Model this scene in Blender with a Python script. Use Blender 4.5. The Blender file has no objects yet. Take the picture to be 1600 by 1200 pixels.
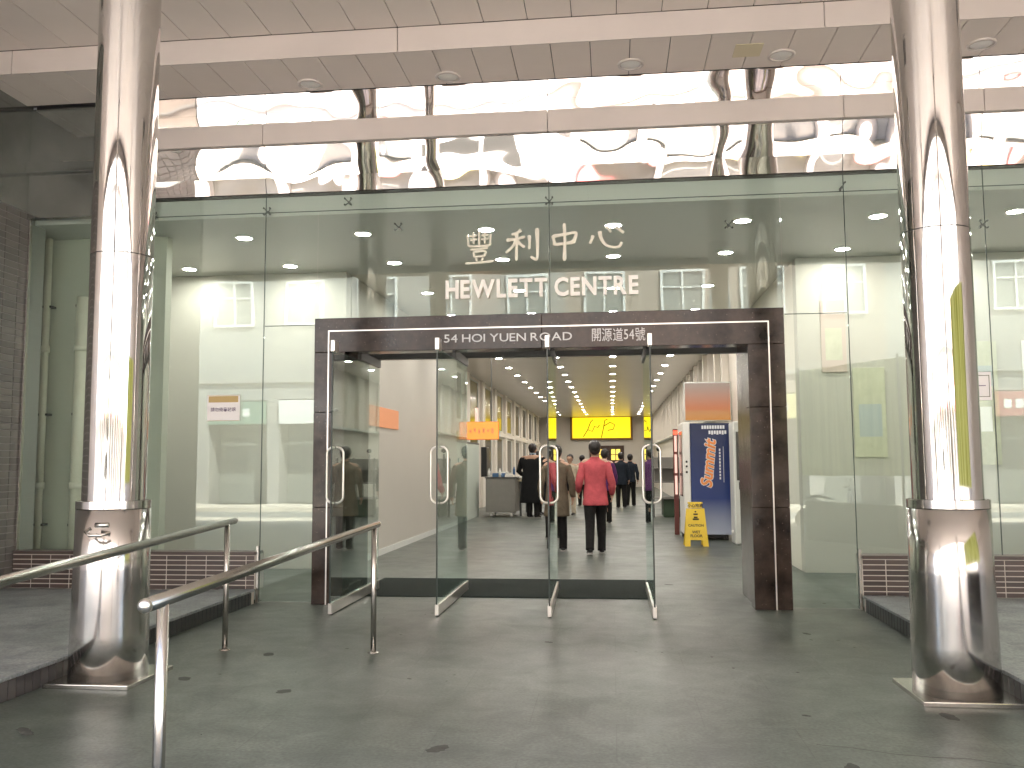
import bpy, bmesh, math, random
from mathutils import Vector, Matrix, noise
rnd = random.Random(7)
S = bpy.context.scene
COL = S.collection

# ------------------------------------------------------------------ camera
yaw, pitch, roll = .11076, .08838, .00563
fwd = Vector((-math.sin(yaw)*math.cos(pitch), math.cos(yaw)*math.cos(pitch), math.sin(pitch)))
rt = Vector((math.cos(yaw), math.sin(yaw), 0)); up = rt.cross(fwd)
cr, sr = math.cos(roll), math.sin(roll)
rt, up = rt*cr - up*sr, rt*sr + up*cr
cam = bpy.data.cameras.new('camera'); camo = bpy.data.objects.new('camera', cam); COL.objects.link(camo)
m = Matrix((rt, up, -fwd)).transposed().to_4x4(); m.translation = (0, 0, 1.35)
camo.matrix_world = m
cam.sensor_width = 36; cam.lens = 1398/1600*36; cam.clip_start = .05; cam.clip_end = 500
S.camera = camo
# ------------------------------------------------------------------ sky, sun, exposure
SUN_EL, SUN_AZ = math.radians(52), math.radians(48)     # azimuth from +X towards +Y
W = bpy.data.worlds.new('World'); S.world = W; W.use_nodes = True
wn = W.node_tree; bg = wn.nodes['Background']
sky = wn.nodes.new('ShaderNodeTexSky'); sky.sky_type = 'NISHITA'; sky.sun_disc = False
sky.sun_elevation = SUN_EL; sky.sun_rotation = math.pi/2 - SUN_AZ
sky.air_density = 1.0; sky.dust_density = 2.5
wn.links.new(sky.outputs[0], bg.inputs[0]); bg.inputs[1].default_value = .15
sl = bpy.data.lights.new('sun', 'SUN'); sl.energy = 4.5; sl.angle = math.radians(.5); sl.color = (1, .96, .90)
so = bpy.data.objects.new('sun', sl); COL.objects.link(so)
sd = Vector((math.cos(SUN_EL)*math.cos(SUN_AZ), math.cos(SUN_EL)*math.sin(SUN_AZ), math.sin(SUN_EL)))
so.rotation_euler = sd.to_track_quat('Z', 'Y').to_euler(); so.location = (10, 10, 30)
S.view_settings.view_transform = 'Standard'; S.view_settings.look = 'None'
S.view_settings.gamma = 1; S.view_settings.use_curve_mapping = False
S.view_settings.exposure = 3.4
LAMP = 27.0            # radiance of the ceiling lamps' diffusers
S.render.engine = 'CYCLES'
cy = S.cycles; cy.use_denoising = True; cy.max_bounces = 10; cy.diffuse_bounces = 4; cy.glossy_bounces = 6
cy.transparent_max_bounces = 24; cy.transmission_bounces = 6; cy.sample_clamp_indirect = 6
cy.caustics_reflective = True; cy.blur_glossy = 1.0; cy.caustics_refractive = False

# ------------------------------------------------------------------ materials
def nt(name):
    M = bpy.data.materials.new(name); M.use_nodes = True
    return M, M.node_tree.nodes, M.node_tree.links, M.node_tree.nodes['Principled BSDF']
def mat(name, col, rough=.6, metal=0, var=.0, scale=6, bump=0, bscale=40, spec=.5, stretch=(1,1,1), emit=None, es=0, coat=0, rvar=0):
    M, N, L, P = nt(name)
    P.inputs['Roughness'].default_value = rough; P.inputs['Metallic'].default_value = metal
    P.inputs['Specular IOR Level'].default_value = spec; P.inputs['Base Color'].default_value = (*col, 1)
    P.inputs['Coat Weight'].default_value = coat
    tc = N.new('ShaderNodeTexCoord'); mp = N.new('ShaderNodeMapping'); L.new(tc.outputs['Object'], mp.inputs[0])
    mp.inputs['Scale'].default_value = stretch
    if var or rvar:
        n = N.new('ShaderNodeTexNoise'); n.inputs['Scale'].default_value = scale; n.inputs['Detail'].default_value = 6
        n.inputs['Roughness'].default_value = .62
        L.new(mp.outputs[0], n.inputs[0])
    if var:
        r = N.new('ShaderNodeValToRGB'); L.new(n.outputs[0], r.inputs[0])
        r.color_ramp.elements[0].position = .32; r.color_ramp.elements[1].position = .68
        r.color_ramp.elements[0].color = (*[c*(1-var) for c in col], 1)
        r.color_ramp.elements[1].color = (*[min(1, c*(1+var)) for c in col], 1)
        L.new(r.outputs[0], P.inputs['Base Color'])
    if rvar:
        mr = N.new('ShaderNodeMapRange'); L.new(n.outputs[0], mr.inputs[0])
        mr.inputs[1].default_value = .3; mr.inputs[2].default_value = .7
        mr.inputs[3].default_value = max(.02, rough-rvar); mr.inputs[4].default_value = rough+rvar
        L.new(mr.outputs[0], P.inputs['Roughness'])
    if bump:
        b = N.new('ShaderNodeTexNoise'); b.inputs['Scale'].default_value = bscale; b.inputs['Detail'].default_value = 3
        L.new(mp.outputs[0], b.inputs[0])
        bn = N.new('ShaderNodeBump'); bn.inputs['Strength'].default_value = bump; bn.inputs['Distance'].default_value = .01
        L.new(b.outputs[0], bn.inputs['Height']); L.new(bn.outputs[0], P.inputs['Normal'])
    if emit:
        P.inputs['Emission Color'].default_value = (*emit, 1); P.inputs['Emission Strength'].default_value = es
    return M
def glass(name, tint, refl=1.0, base=0.0):
    M, N, L, P = nt(name); N.remove(P); out = N['Material Output']
    g = N.new('ShaderNodeNewGeometry'); ior = N.new('ShaderNodeMapRange'); L.new(g.outputs['Backfacing'], ior.inputs[0])
    ior.inputs[3].default_value = 1.5; ior.inputs[4].default_value = 1/1.5
    f = N.new('ShaderNodeFresnel'); L.new(ior.outputs[0], f.inputs[0])
    mu = N.new('ShaderNodeMath'); mu.operation = 'MULTIPLY_ADD'; mu.inputs[1].default_value = refl; mu.inputs[2].default_value = base; mu.use_clamp = True
    L.new(f.outputs[0], mu.inputs[0])
    t = N.new('ShaderNodeBsdfTransparent'); t.inputs[0].default_value = (*tint, 1)
    gl = N.new('ShaderNodeBsdfGlossy'); gl.inputs['Roughness'].default_value = .003; gl.inputs[0].default_value = (.86, .95, .93, 1)
    mx = N.new('ShaderNodeMixShader'); L.new(mu.outputs[0], mx.inputs[0]); L.new(t.outputs[0], mx.inputs[1]); L.new(gl.outputs[0], mx.inputs[2])
    tc = N.new('ShaderNodeTexCoord'); b = N.new('ShaderNodeTexNoise'); b.inputs['Scale'].default_value = 1.1; b.inputs['Detail'].default_value = 1
    L.new(tc.outputs['Object'], b.inputs[0])
    bn = N.new('ShaderNodeBump'); bn.inputs['Strength'].default_value = .06; bn.inputs['Distance'].default_value = .02
    L.new(b.outputs[0], bn.inputs['Height']); L.new(bn.outputs[0], gl.inputs['Normal'])
    L.new(mx.outputs[0], out.inputs[0])
    return M
def emis(name, col, s):
    M, N, L, P = nt(name)
    P.inputs['Base Color'].default_value = (*[c*.5 for c in col], 1)
    P.inputs['Emission Color'].default_value = (*col, 1); P.inputs['Emission Strength'].default_value = s
    return M
def steel(name, col, rough, wav, vert=True, rvar=.02, broad=2.2):
    M = mat(name, col, rough, 1.0, var=.05, scale=3, rvar=rvar)
    N, L = M.node_tree.nodes, M.node_tree.links; P = N['Principled BSDF']
    tc = N.new('ShaderNodeTexCoord'); hs = []
    for sc, st, d in ((broad, (1, 1, .22) if vert else (1, 1, 1), wav),)+(((9, (1, 1, .12), wav*.18),) if vert else ()):
        mp = N.new('ShaderNodeMapping'); mp.inputs['Scale'].default_value = st; L.new(tc.outputs['Object'], mp.inputs[0])
        b = N.new('ShaderNodeTexNoise'); b.inputs['Scale'].default_value = sc; b.inputs['Detail'].default_value = 1.0
        L.new(mp.outputs[0], b.inputs[0])
        bn = N.new('ShaderNodeBump'); bn.inputs['Strength'].default_value = 1; bn.inputs['Distance'].default_value = d
        L.new(b.outputs[0], bn.inputs['Height'])
        if hs: L.new(hs[-1].outputs[0], bn.inputs['Normal'])
        hs.append(bn)
    L.new(hs[-1].outputs[0], P.inputs['Normal'])
    return M
def granite(name, col):
    M = mat(name, col, .16, 0, var=.6, scale=4.5, rvar=.06, spec=.42)
    N, L = M.node_tree.nodes, M.node_tree.links; P = N['Principled BSDF']
    n = N.new('ShaderNodeTexVoronoi'); n.inputs['Scale'].default_value = 26
    tc = N.new('ShaderNodeTexCoord'); L.new(tc.outputs['Object'], n.inputs[0])
    r = N.new('ShaderNodeValToRGB'); r.color_ramp.elements[0].position = .02; r.color_ramp.elements[1].position = .09
    r.color_ramp.elements[0].color = (.30, .22, .18, 1); r.color_ramp.elements[1].color = (0, 0, 0, 1); L.new(n.outputs[0], r.inputs[0])
    mx = N.new('ShaderNodeMixRGB'); mx.blend_type = 'ADD'; mx.inputs[0].default_value = 1
    src = P.inputs['Base Color'].links[0].from_socket
    L.new(src, mx.inputs[1]); L.new(r.outputs[0], mx.inputs[2]); L.new(mx.outputs[0], P.inputs['Base Color'])
    return M
def floor_mat(name, c1, c2, rough):
    """stone screed: broad cloudy patches, faint sawn slabs, fine grit and a few dark dirt marks"""
    M, N, L, P = nt(name)
    tc = N.new('ShaderNodeTexCoord')
    a = N.new('ShaderNodeTexNoise'); a.inputs['Scale'].default_value = .9; a.inputs['Detail'].default_value = 8; a.inputs['Roughness'].default_value = .6
    L.new(tc.outputs['Object'], a.inputs[0])
    r = N.new('ShaderNodeValToRGB'); r.color_ramp.elements[0].position = .36; r.color_ramp.elements[1].position = .66
    r.color_ramp.elements[0].color = (*c1, 1); r.color_ramp.elements[1].color = (*c2, 1); L.new(a.outputs[0], r.inputs[0])
    br = N.new('ShaderNodeTexBrick'); br.inputs['Scale'].default_value = 1; br.inputs['Brick Width'].default_value = .9; br.inputs['Row Height'].default_value = .6
    br.inputs['Mortar Size'].default_value = .003; br.inputs['Color1'].default_value = (.93, .93, .93, 1); br.inputs['Color2'].default_value = (1.06, 1.05, 1.03, 1)
    br.inputs['Mortar'].default_value = (.72, .72, .72, 1); L.new(tc.outputs['Object'], br.inputs[0])
    m1 = N.new('ShaderNodeMixRGB'); m1.blend_type = 'MULTIPLY'; m1.inputs[0].default_value = 1; L.new(r.outputs[0], m1.inputs[1]); L.new(br.outputs[0], m1.inputs[2])
    g = N.new('ShaderNodeTexNoise'); g.inputs['Scale'].default_value = 55; g.inputs['Detail'].default_value = 4; L.new(tc.outputs['Object'], g.inputs[0])
    gr = N.new('ShaderNodeValToRGB'); gr.color_ramp.elements[0].position = .3; gr.color_ramp.elements[1].position = .7
    gr.color_ramp.elements[0].color = (.70, .70, .70, 1); gr.color_ramp.elements[1].color = (1.28, 1.28, 1.28, 1); L.new(g.outputs[0], gr.inputs[0])
    m2 = N.new('ShaderNodeMixRGB'); m2.blend_type = 'MULTIPLY'; m2.inputs[0].default_value = 1; L.new(m1.outputs[0], m2.inputs[1]); L.new(gr.outputs[0], m2.inputs[2])
    k = N.new('ShaderNodeTexNoise'); k.inputs['Scale'].default_value = 3.4; k.inputs['Detail'].default_value = 7; k.inputs['Roughness'].default_value = .68; k.inputs['Distortion'].default_value = .6
    L.new(tc.outputs['Object'], k.inputs[0]); kr = N.new('ShaderNodeValToRGB'); kr.color_ramp.elements[0].position = .36; kr.color_ramp.elements[1].position = .66
    kr.color_ramp.elements[0].color = (.62, .62, .63, 1); kr.color_ramp.elements[1].color = (1.20, 1.19, 1.17, 1); L.new(k.outputs[0], kr.inputs[0])
    m3 = N.new('ShaderNodeMixRGB'); m3.blend_type = 'MULTIPLY'; m3.inputs[0].default_value = 1; L.new(m2.outputs[0], m3.inputs[1]); L.new(kr.outputs[0], m3.inputs[2])
    L.new(m3.outputs[0], P.inputs['Base Color'])
    mr = N.new('ShaderNodeMapRange'); L.new(a.outputs[0], mr.inputs[0]); mr.inputs[1].default_value = .3; mr.inputs[2].default_value = .7
    mr.inputs[3].default_value = rough-.08; mr.inputs[4].default_value = rough+.1; L.new(mr.outputs[0], P.inputs['Roughness'])
    bn = N.new('ShaderNodeBump'); bn.inputs['Strength'].default_value = .25; bn.inputs['Distance'].default_value = .003
    L.new(g.outputs[0], bn.inputs['Height']); L.new(bn.outputs[0], P.inputs['Normal'])
    return M

MT = {}
MT['floor'] = floor_mat('floor_stone', (.078, .094, .083), (.112, .128, .114), .40)
MT['deck'] = floor_mat('platform_stone', (.21, .235, .25), (.29, .31, .32), .42)
MT['ceil_panel'] = mat('canopy_panel', (.73, .655, .60), .34, 0, var=.03, scale=1.2, spec=.5)
MT['ceil_dark'] = mat('shadow_gap', (.05, .045, .04), .8)
MT['fascia'] = mat('fascia_metal', (.55, .50, .47), .28, 0, var=.05, scale=1, spec=.6)
MT['mirror'] = steel('polished_mirror_steel', (.80, .75, .72), .012, .013, vert=False, rvar=.008, broad=1.5)
MT['column'] = steel('polished_column_steel', (.68, .665, .65), .04, .008, rvar=.015)
MT['sheath'] = steel('sheath_steel', (.68, .665, .65), .15, .004, rvar=.05)
MT['satin'] = mat('satin_steel', (.60, .58, .55), .24, 1.0, var=.06, scale=30, stretch=(1, 1, .1))
MT['fit'] = mat('door_fitting_steel', (.78, .76, .72), .3, 1.0, var=.04, scale=9)
MT['glass'] = glass('facade_glass', (.905, .95, .93), .95, .0)
MT['dglass'] = glass('door_glass', (.90, .94, .92), 1.15, .01)
MT['wglass'] = glass('window_glass', (.7, .75, .75), 1.5, .05)
MT['gedge'] = mat('glass_edge_seal', (.02, .035, .03), .3)
MT['granite'] = granite('brown_black_granite', (.034, .023, .018))
MT['tile'] = mat('brown_glazed_tile', (.080, .060, .055), .3, 0, var=.12, scale=3, bump=.15)
MT['tile2'] = mat('brown_glazed_tile_darker', (.062, .048, .045), .3, 0, var=.12, scale=3, bump=.15)
MT['ktile'] = mat('grey_brown_kerb_tile', (.085, .078, .076), .35, 0, var=.15, scale=4)
MT['ktile2'] = mat('grey_brown_kerb_tile_darker', (.060, .056, .056), .35, 0, var=.15, scale=4)
MT['gtile'] = mat('grey_glazed_tile', (.17, .16, .152), .3, 0, var=.1, scale=3)
MT['gtile2'] = mat('grey_glazed_tile_darker', (.14, .13, .127), .3, 0, var=.1, scale=3)
MT['grout'] = mat('pale_grout', (.60, .56, .51), .85)
MT['ggrout'] = mat('grey_grout', (.30, .30, .28), .85)
MT['slate'] = mat('dark_slate', (.035, .037, .038), .4, 0, var=.2, scale=5)
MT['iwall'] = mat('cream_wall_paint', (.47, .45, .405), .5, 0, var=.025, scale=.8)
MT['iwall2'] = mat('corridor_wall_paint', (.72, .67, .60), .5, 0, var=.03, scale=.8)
MT['ghost'] = mat('pale_partition', (.50, .56, .50), .45, 0, var=.03, scale=1)
MT['niche'] = mat('niche_wall_paint', (.44, .45, .38), .5, 0, var=.04, scale=1)
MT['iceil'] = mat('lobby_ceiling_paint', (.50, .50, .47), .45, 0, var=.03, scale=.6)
MT['darkfascia'] = mat('dark_glazed_fascia', (.26, .275, .26), .06, .75, var=.2, scale=1.5, spec=.8)
MT['white'] = mat('white_plastic', (.78, .77, .74), .4)
MT['offwhite'] = mat('offwhite_metal', (.60, .62, .59), .35, 0, var=.03)
MT['black'] = mat('black_plastic', (.015, .015, .016), .35)
MT['rubber'] = mat('green_black_rubber_mat', (.012, .020, .016), .85, 0, var=.3, scale=60, bump=.6, bscale=120)
MT['letter'] = mat('brushed_gold_letter', (.60, .58, .49), .35, .25, var=.06, scale=8)
MT['letterw'] = mat('white_sign_letter', (.90, .88, .83), .35, 0)
MT['letters'] = mat('steel_letter', (.34, .34, .34), .35, .8)
MT['lamp'] = emis('lamp_diffuser', (1, .94, .86), LAMP)
MT['lamprim'] = mat('lamp_rim', (.7, .68, .64), .4)
MT['ledy'] = emis('yellow_led', (1.0, .70, .010), .142)
MT['ledo'] = emis('orange_led', (1.0, .27, .05), .13)
MT['ledo_glow'] = emis('orange_led_and_glow', (1.0, .40, .18), .025)  # dim strokes of the left sign and the painted wall reflection
MT['ledr'] = emis('red_led', (1.0, .10, .05), .2)
MT['ledg'] = emis('yellow_room_light', (1.0, .72, .12), .14)
MT['scrib'] = mat('dark_green_stroke', (.05, .07, .0), .6)
MT['amber'] = mat('amber_frame', (.25, .12, .01), .4)
MT['brown'] = mat('dark_brown_wood', (.06, .028, .02), .4, 0, var=.2)
MT['grey'] = mat('grey_laminate', (.215, .205, .185), .45, 0, var=.05)
MT['dgrey'] = mat('dark_grey_metal', (.06, .06, .058), .4)
MT['hole'] = mat('dark_window_glass', (.05, .05, .045), .12, spec=.8)

# ------------------------------------------------------------------ mesh helpers
class MB:
    def __init__(s): s.v = []; s.f = []; s.sm = []
    def add(s, vs, fs, smooth=False):
        o = len(s.v); s.v += [tuple(v) for v in vs]
        for f in fs: s.f.append(tuple(i+o for i in f)); s.sm.append(smooth)
        return s
    def box(s, x0, x1, y0, y1, z0, z1):
        return s.add([(x0,y0,z0),(x1,y0,z0),(x1,y1,z0),(x0,y1,z0),(x0,y0,z1),(x1,y0,z1),(x1,y1,z1),(x0,y1,z1)],
                     [(0,3,2,1),(4,5,6,7),(0,1,5,4),(1,2,6,5),(2,3,7,6),(3,0,4,7)])
    def bbox(s, x0, x1, y0, y1, z0, z1, b=.004):
        """box whose vertical and horizontal edges are chamfered by b"""
        bm = bmesh.new(); bmesh.ops.create_cube(bm, size=1)
        for v in bm.verts:
            v.co = Vector(((x0+x1)/2+v.co.x*(x1-x0), (y0+y1)/2+v.co.y*(y1-y0), (z0+z1)/2+v.co.z*(z1-z0)))
        bmesh.ops.bevel(bm, geom=bm.edges[:], offset=b, segments=2, profile=.5, affect='EDGES')
        bm.verts.index_update()
        s.add([v.co[:] for v in bm.verts], [[v.index for v in f.verts] for f in bm.faces]); bm.free()
        return s
    def tube(s, pts, rad, n=16, ry=None, cap=True, upv=None):
        pts = [Vector(p) for p in pts]
        if not hasattr(rad, '__len__'): rad = [rad]*len(pts)
        if ry is None: ry = rad
        elif not hasattr(ry, '__len__'): ry = [ry]*len(pts)
        vs = []; prev = Vector(upv) if upv else None
        for i, p in enumerate(pts):
            t = (pts[min(i+1, len(pts)-1)]-pts[max(i-1, 0)]).normalized()
            if prev is None: prev = Vector((0, 0, 1)) if abs(t.z) < .9 else Vector((1, 0, 0))
            a = (prev - t*prev.dot(t)).normalized(); b = t.cross(a); prev = a
            for k in range(n):
                th = 2*math.pi*k/n; vs.append(p+a*math.cos(th)*rad[i]+b*math.sin(th)*ry[i])
        fs = []
        for i in range(len(pts)-1):
            for k in range(n):
                fs.append((i*n+k, i*n+(k+1) % n, (i+1)*n+(k+1) % n, (i+1)*n+k))
        s.add(vs, fs, True)
        if cap:
            o = len(s.v)-len(vs)
            s.f.append(tuple(o+k for k in reversed(range(n)))); s.sm.append(False)
            s.f.append(tuple(o+(len(pts)-1)*n+k for k in range(n))); s.sm.append(False)
        return s
    def lathe(s, prof, cx=0, cy=0, n=48, cap=True):
        vs = []; fs = []
        for r, z in prof:
            for k in range(n): th = 2*math.pi*k/n; vs.append((cx+r*math.cos(th), cy+r*math.sin(th), z))
        for i in range(len(prof)-1):
            for k in range(n): fs.append((i*n+k, i*n+(k+1) % n, (i+1)*n+(k+1) % n, (i+1)*n+k))
        s.add(vs, fs, True)
        if cap:
            o = len(s.v)-len(vs)
            s.f.append(tuple(o+k for k in reversed(range(n)))); s.sm.append(False)
            s.f.append(tuple(o+(len(prof)-1)*n+k for k in range(n))); s.sm.append(False)
        return s
    def ball(s, c, r, n=14, m_=9):
        rx, ry, rz = r if hasattr(r, '__len__') else (r, r, r)
        vs = [(c[0], c[1], c[2]-rz)]
        for i in range(1, m_):
            ph = -math.pi/2+math.pi*i/m_
            for k in range(n):
                th = 2*math.pi*k/n; vs.append((c[0]+rx*math.cos(ph)*math.cos(th), c[1]+ry*math.cos(ph)*math.sin(th), c[2]+rz*math.sin(ph)))
        vs.append((c[0], c[1], c[2]+rz)); fs = []
        for k in range(n): fs.append((0, 1+(k+1) % n, 1+k))
        for i in range(m_-2):
            for k in range(n): fs.append((1+i*n+k, 1+i*n+(k+1) % n, 1+(i+1)*n+(k+1) % n, 1+(i+1)*n+k))
        o = 1+(m_-2)*n
        for k in range(n): fs.append((o+k, o+(k+1) % n, len(vs)-1))
        return s.add(vs, fs, True)
    def mesh(s, name, mt):
        me = bpy.data.meshes.new(name); me.from_pydata(s.v, [], s.f); me.update()
        me.polygons.foreach_set('use_smooth', s.sm)
        if isinstance(mt, str): mt = MT[mt]
        me.materials.append(mt)
        return me
    def obj(s, name, mt, parent=None, loc=None):
        return link(name, s.mesh(name, mt), parent, loc)
def link(name, me, parent=None, loc=None):
    o = bpy.data.objects.new(name, me); COL.objects.link(o)
    if parent is not None: o.parent = parent
    if loc is not None: o.location = loc
    return o
def tag(o, label=None, cat=None, group=None, kind=None):
    if label: o['label'] = label
    if cat: o['category'] = cat
    if group: o['group'] = group
    if kind: o['kind'] = kind
    return o
def thing(name, loc, label, cat, group=None, rz=0):
    o = bpy.data.objects.new(name, None); COL.objects.link(o); o.location = loc; o.rotation_euler = (0, 0, rz)
    o.empty_display_size = .2
    return tag(o, label, cat, group)
def struct(name, mb, mt, label=None): return tag(mb.obj(name, mt), label, kind='structure')
def copy_tree(o, parent=None):
    c = o.copy(); COL.objects.link(c)
    if parent is not None: c.parent = parent
    for ch in o.children: copy_tree(ch, c)
    return c
def bx(*a): return MB().box(*a)
def offs(mb, d):
    mb.v = [(x-d[0], y-d[1], z-d[2]) for x, y, z in mb.v]; return mb
DG = bpy.context.evaluated_depsgraph_get
def text_mesh(name, txt, size, mt, depth=.01, w=1.0, bold=0.0, align='CENTER', shear=0, spacing=1.0):
    cu = bpy.data.curves.new(name, 'FONT'); cu.body = txt; cu.size = size; cu.extrude = depth/2
    cu.offset = bold; cu.align_x = align; cu.align_y = 'CENTER'; cu.shear = shear; cu.space_character = spacing; cu.resolution_u = 3
    o = bpy.data.objects.new(name, cu); COL.objects.link(o)
    me = bpy.data.meshes.new_from_object(o.evaluated_get(DG())); bpy.data.objects.remove(o)
    me.transform(Matrix.Diagonal((w, 1, 1, 1))); me.transform(Matrix.Rotation(math.pi/2, 4, 'X'))
    me.materials.clear(); me.materials.append(MT[mt] if isinstance(mt, str) else mt)
    return me                # reads from -Y, centred on the origin
def letters(txt, x0, x1, y, z, h, mt, parent, depth=.012, bold=0.0, name='letter'):
    """one mesh per character, spread from x0 to x1 with the font's own advances"""
    adv = []; ms = []
    for ch in txt:
        if ch == ' ': adv.append(.32*h); ms.append(None); continue
        me = text_mesh(name, ch, h*1.37, mt, depth, bold=bold)
        xs = [v.co.x for v in me.vertices]; wd = max(xs)-min(xs)
        me.transform(Matrix.Translation((-(max(xs)+min(xs))/2, 0, 0))); adv.append(wd+.13*h); ms.append(me)
    k = (x1-x0)/sum(adv); x = x0
    for a, me, ch in zip(adv, ms, txt):
        if me is not None:
            me.transform(Matrix.Diagonal((k, 1, 1, 1)))
            zs = [v.co.z for v in me.vertices]; me.transform(Matrix.Translation((0, 0, -(max(zs)+min(zs))/2)))
            link(name, me, parent, (x+a*k/2, y, z))
        x += a*k

# ------------------------------------------------------------------ ground, street
YF = 8.6                # front face of the glass
def sheet(x0, x1, y0, y1, z, nx=1, ny=1): return bx(x0, x1, y0, y1, z-.12, z)
floor = struct('floor', sheet(-3.5, 2.25, -.9, 11.4, 0), 'floor')
struct('corridor_floor', bx(-6.4, 5.2, 11.4, 50.4, -.12, 0), 'floor')
struct('shop_bay_floor', bx(-7.6, -3.5, 8.8, 11.4, -.12, 0), 'floor')
struct('shop_bay_floor', bx(2.25, 7.5, 8.8, 11.4, -.12, 0), 'floor')
struct('raised_platform', bx(-9.5, -3.54, -.9, 8.55, -.12, .125), 'deck')
struct('raised_platform', bx(2.30, 9.5, -.9, 8.55, -.12, .125), 'deck')
MT['street'] = mat('street_asphalt', (.27, .255, .235), .8, 0, var=.15, scale=2, bump=.5, bscale=60)
MT['pave'] = mat('pavement_concrete', (.62, .535, .445), .8, 0, var=.15, scale=1.5)
struct('near_pavement', bx(-40, 40, -5.4, -.9, -.5, -.02), 'pave')
struct('street', bx(-60, 60, -10.5, -5.4, -.6, -.15), 'street')
struct('far_pavement', bx(-60, 60, -13, -10.5, -.6, -.02), 'pave')
# dirt and chewing gum patches trodden into the floor
def patch(x, y, rx, ry, seed, ang=0):
    r2 = random.Random(seed); mb = MB(); n = 22; vs = [(0, 0, .0032)]
    for k in range(n):
        a = 2*math.pi*k/n; q = .80+.25*r2.random()+.25*math.sin(2*a+seed)
        px, py = rx*q*math.cos(a), ry*q*math.sin(a)
        vs.append((px*math.cos(ang)-py*math.sin(ang), px*math.sin(ang)+py*math.cos(ang), .0012))
    mb.add(vs, [(0, 1+k, 1+(k+1) % n) for k in range(n)])
    mb.obj('dirt_patch', 'dirt', floor, (x, y, 0))
MT['dirt'] = mat('dirt_patch', (.052, .054, .048), .7, 0, var=.3, scale=14)
for x, y, rx, ry, sd_ in ((-.845, 4.32, .055, .055, 1), (1.03, 4.22, .06, .045, 2), (1.75, 5.10, .07, .045, 3), (-2.72, 5.55, .07, .035, 4),
                       (-1.97, 5.3, .06, .04, 5), (-2.46, 6.3, .05, .05, 6), (1.5, 7.4, .04, .03, 7), (-3.0, 4.4, .08, .04, 8), (-.5, 6.9, .03, .03, 9), (.6, 10.2, .04, .05, 10)):
    patch(x, y, rx, ry, sd_, sd_*.7)
r4 = random.Random(31)
for k in range(26):
    q = r4.uniform(.006, .022); patch(r4.uniform(-2.6, 2.1), r4.uniform(3.7, 9.0), q, q*r4.uniform(.5, 1), 40+k, r4.uniform(0, 3))
# a hairline crack across the near right of the floor
ck = MB(); pts = [(.95+.16*k, 4.55-.045*k+.02*math.sin(k*1.9)+.012*math.sin(k*5.1)) for k in range(10)]
for (xa, ya), (xb, yb_) in zip(pts[:-1], pts[1:]): ck.add([(xa, ya-.0035, .0015), (xb, yb_-.0025, .0015), (xb, yb_+.0025, .0015), (xa, ya+.0035, .0015)], [(0, 1, 2, 3)])
ck.obj('floor_crack', 'dirt', floor)

# ------------------------------------------------------------------ canopy
ZU, ZL = 5.35, 5.12     # upper and lower soffit
canopy = tag(bx(-9.5, 9.5, -.4, 8.6, ZU+.03, 6.1).obj('canopy_slab', 'ceil_dark'), 'structural slab of the entrance canopy above the panels', kind='structure')
# upper soffit: long panels running out from the facade
def soffit(x0, x1, step, y0, y1, z, thing_=None, skip=()):
    x = x0; me = None
    while x < x1-.01:
        w = min(step, x1-x)
        if me is None or abs(w-step) > 1e-4:
            me = MB().bbox(0, w-.007, 0, y1-y0, 0, .022, .003).mesh('ceiling_panel', 'ceil_panel')
        o = link('ceiling_panel', me, canopy, (x, y0, z))
        x += step
soffit(-9.5, 9.5, .40, 3.6, 7.74, ZU)
soffit(-9.5, 9.5, 1.2, -.38, 3.594, ZU)
fas = MB()
for i in range(5): fas.bbox(-9.5+3.8*i, -9.5+3.8*i+3.794, 7.745, 7.765, ZL-.004, ZU-.002, .004)
tag(fas.obj('soffit_step', 'fascia', canopy), 'narrow pinkish grey metal band across the canopy')
soffit(-9.5, 9.5, .36, 7.768, 8.50, ZL)
bx(-9.5, 9.5, 7.768, 8.6, ZL+.024, ZU+.03).obj('soffit_backing', 'ceil_dark', canopy)
edge = MB().bbox(-9.5, 9.5, -.47, -.40, 5.15, 6.15, .02).obj('canopy_edge', 'fascia', canopy)
# yellowish access panel
MT['cream'] = mat('cream_access_panel', (.62, .55, .38), .5)
MB().bbox(1.17, 1.42, 7.98, 8.24, ZL-.008, ZL-.001, .003).obj('access_panel', 'cream', canopy)
# slotted vents in the canopy that show in the mirror band
def vent(x, y, w, l, lab):
    t = thing('ceiling_vent', (x, y, ZU-.001), lab, 'vent', 'ceiling vents in the canopy')
    f = MB()
    for a in ((-w, w, -l, -l+.04), (-w, w, l-.04, l), (-w, -w+.04, -l+.04, l-.04), (w-.04, w, -l+.04, l-.04)): f.box(*a, -.03, 0)
    f.obj('frame', 'fascia', t); bx(-w+.04, w-.04, -l+.04, l-.04, -.006, 0).obj('backing', 'black', t)
    me = bx(-w+.04, w-.04, -.008, .008, -.022, -.007).mesh('slat', 'fascia')
    y_ = -l+.07
    while y_ < l-.05: link('slat', me, t, (0, y_, 0)); y_ += .045
for x, y, lab in ((-1.7, 5.7, 'slatted square vent in the canopy ceiling left of the entrance middle, mirrored above the glass'),
                  (2.0, 5.9, 'slatted square vent in the canopy ceiling near the right steel column'),
                  (-5.0, 5.6, 'slatted square vent in the canopy ceiling outside the left steel column'),
                  (4.6, 6.6, 'slatted square vent in the canopy ceiling outside the right steel column')):
    vent(x, y, .34, .34, lab)
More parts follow.
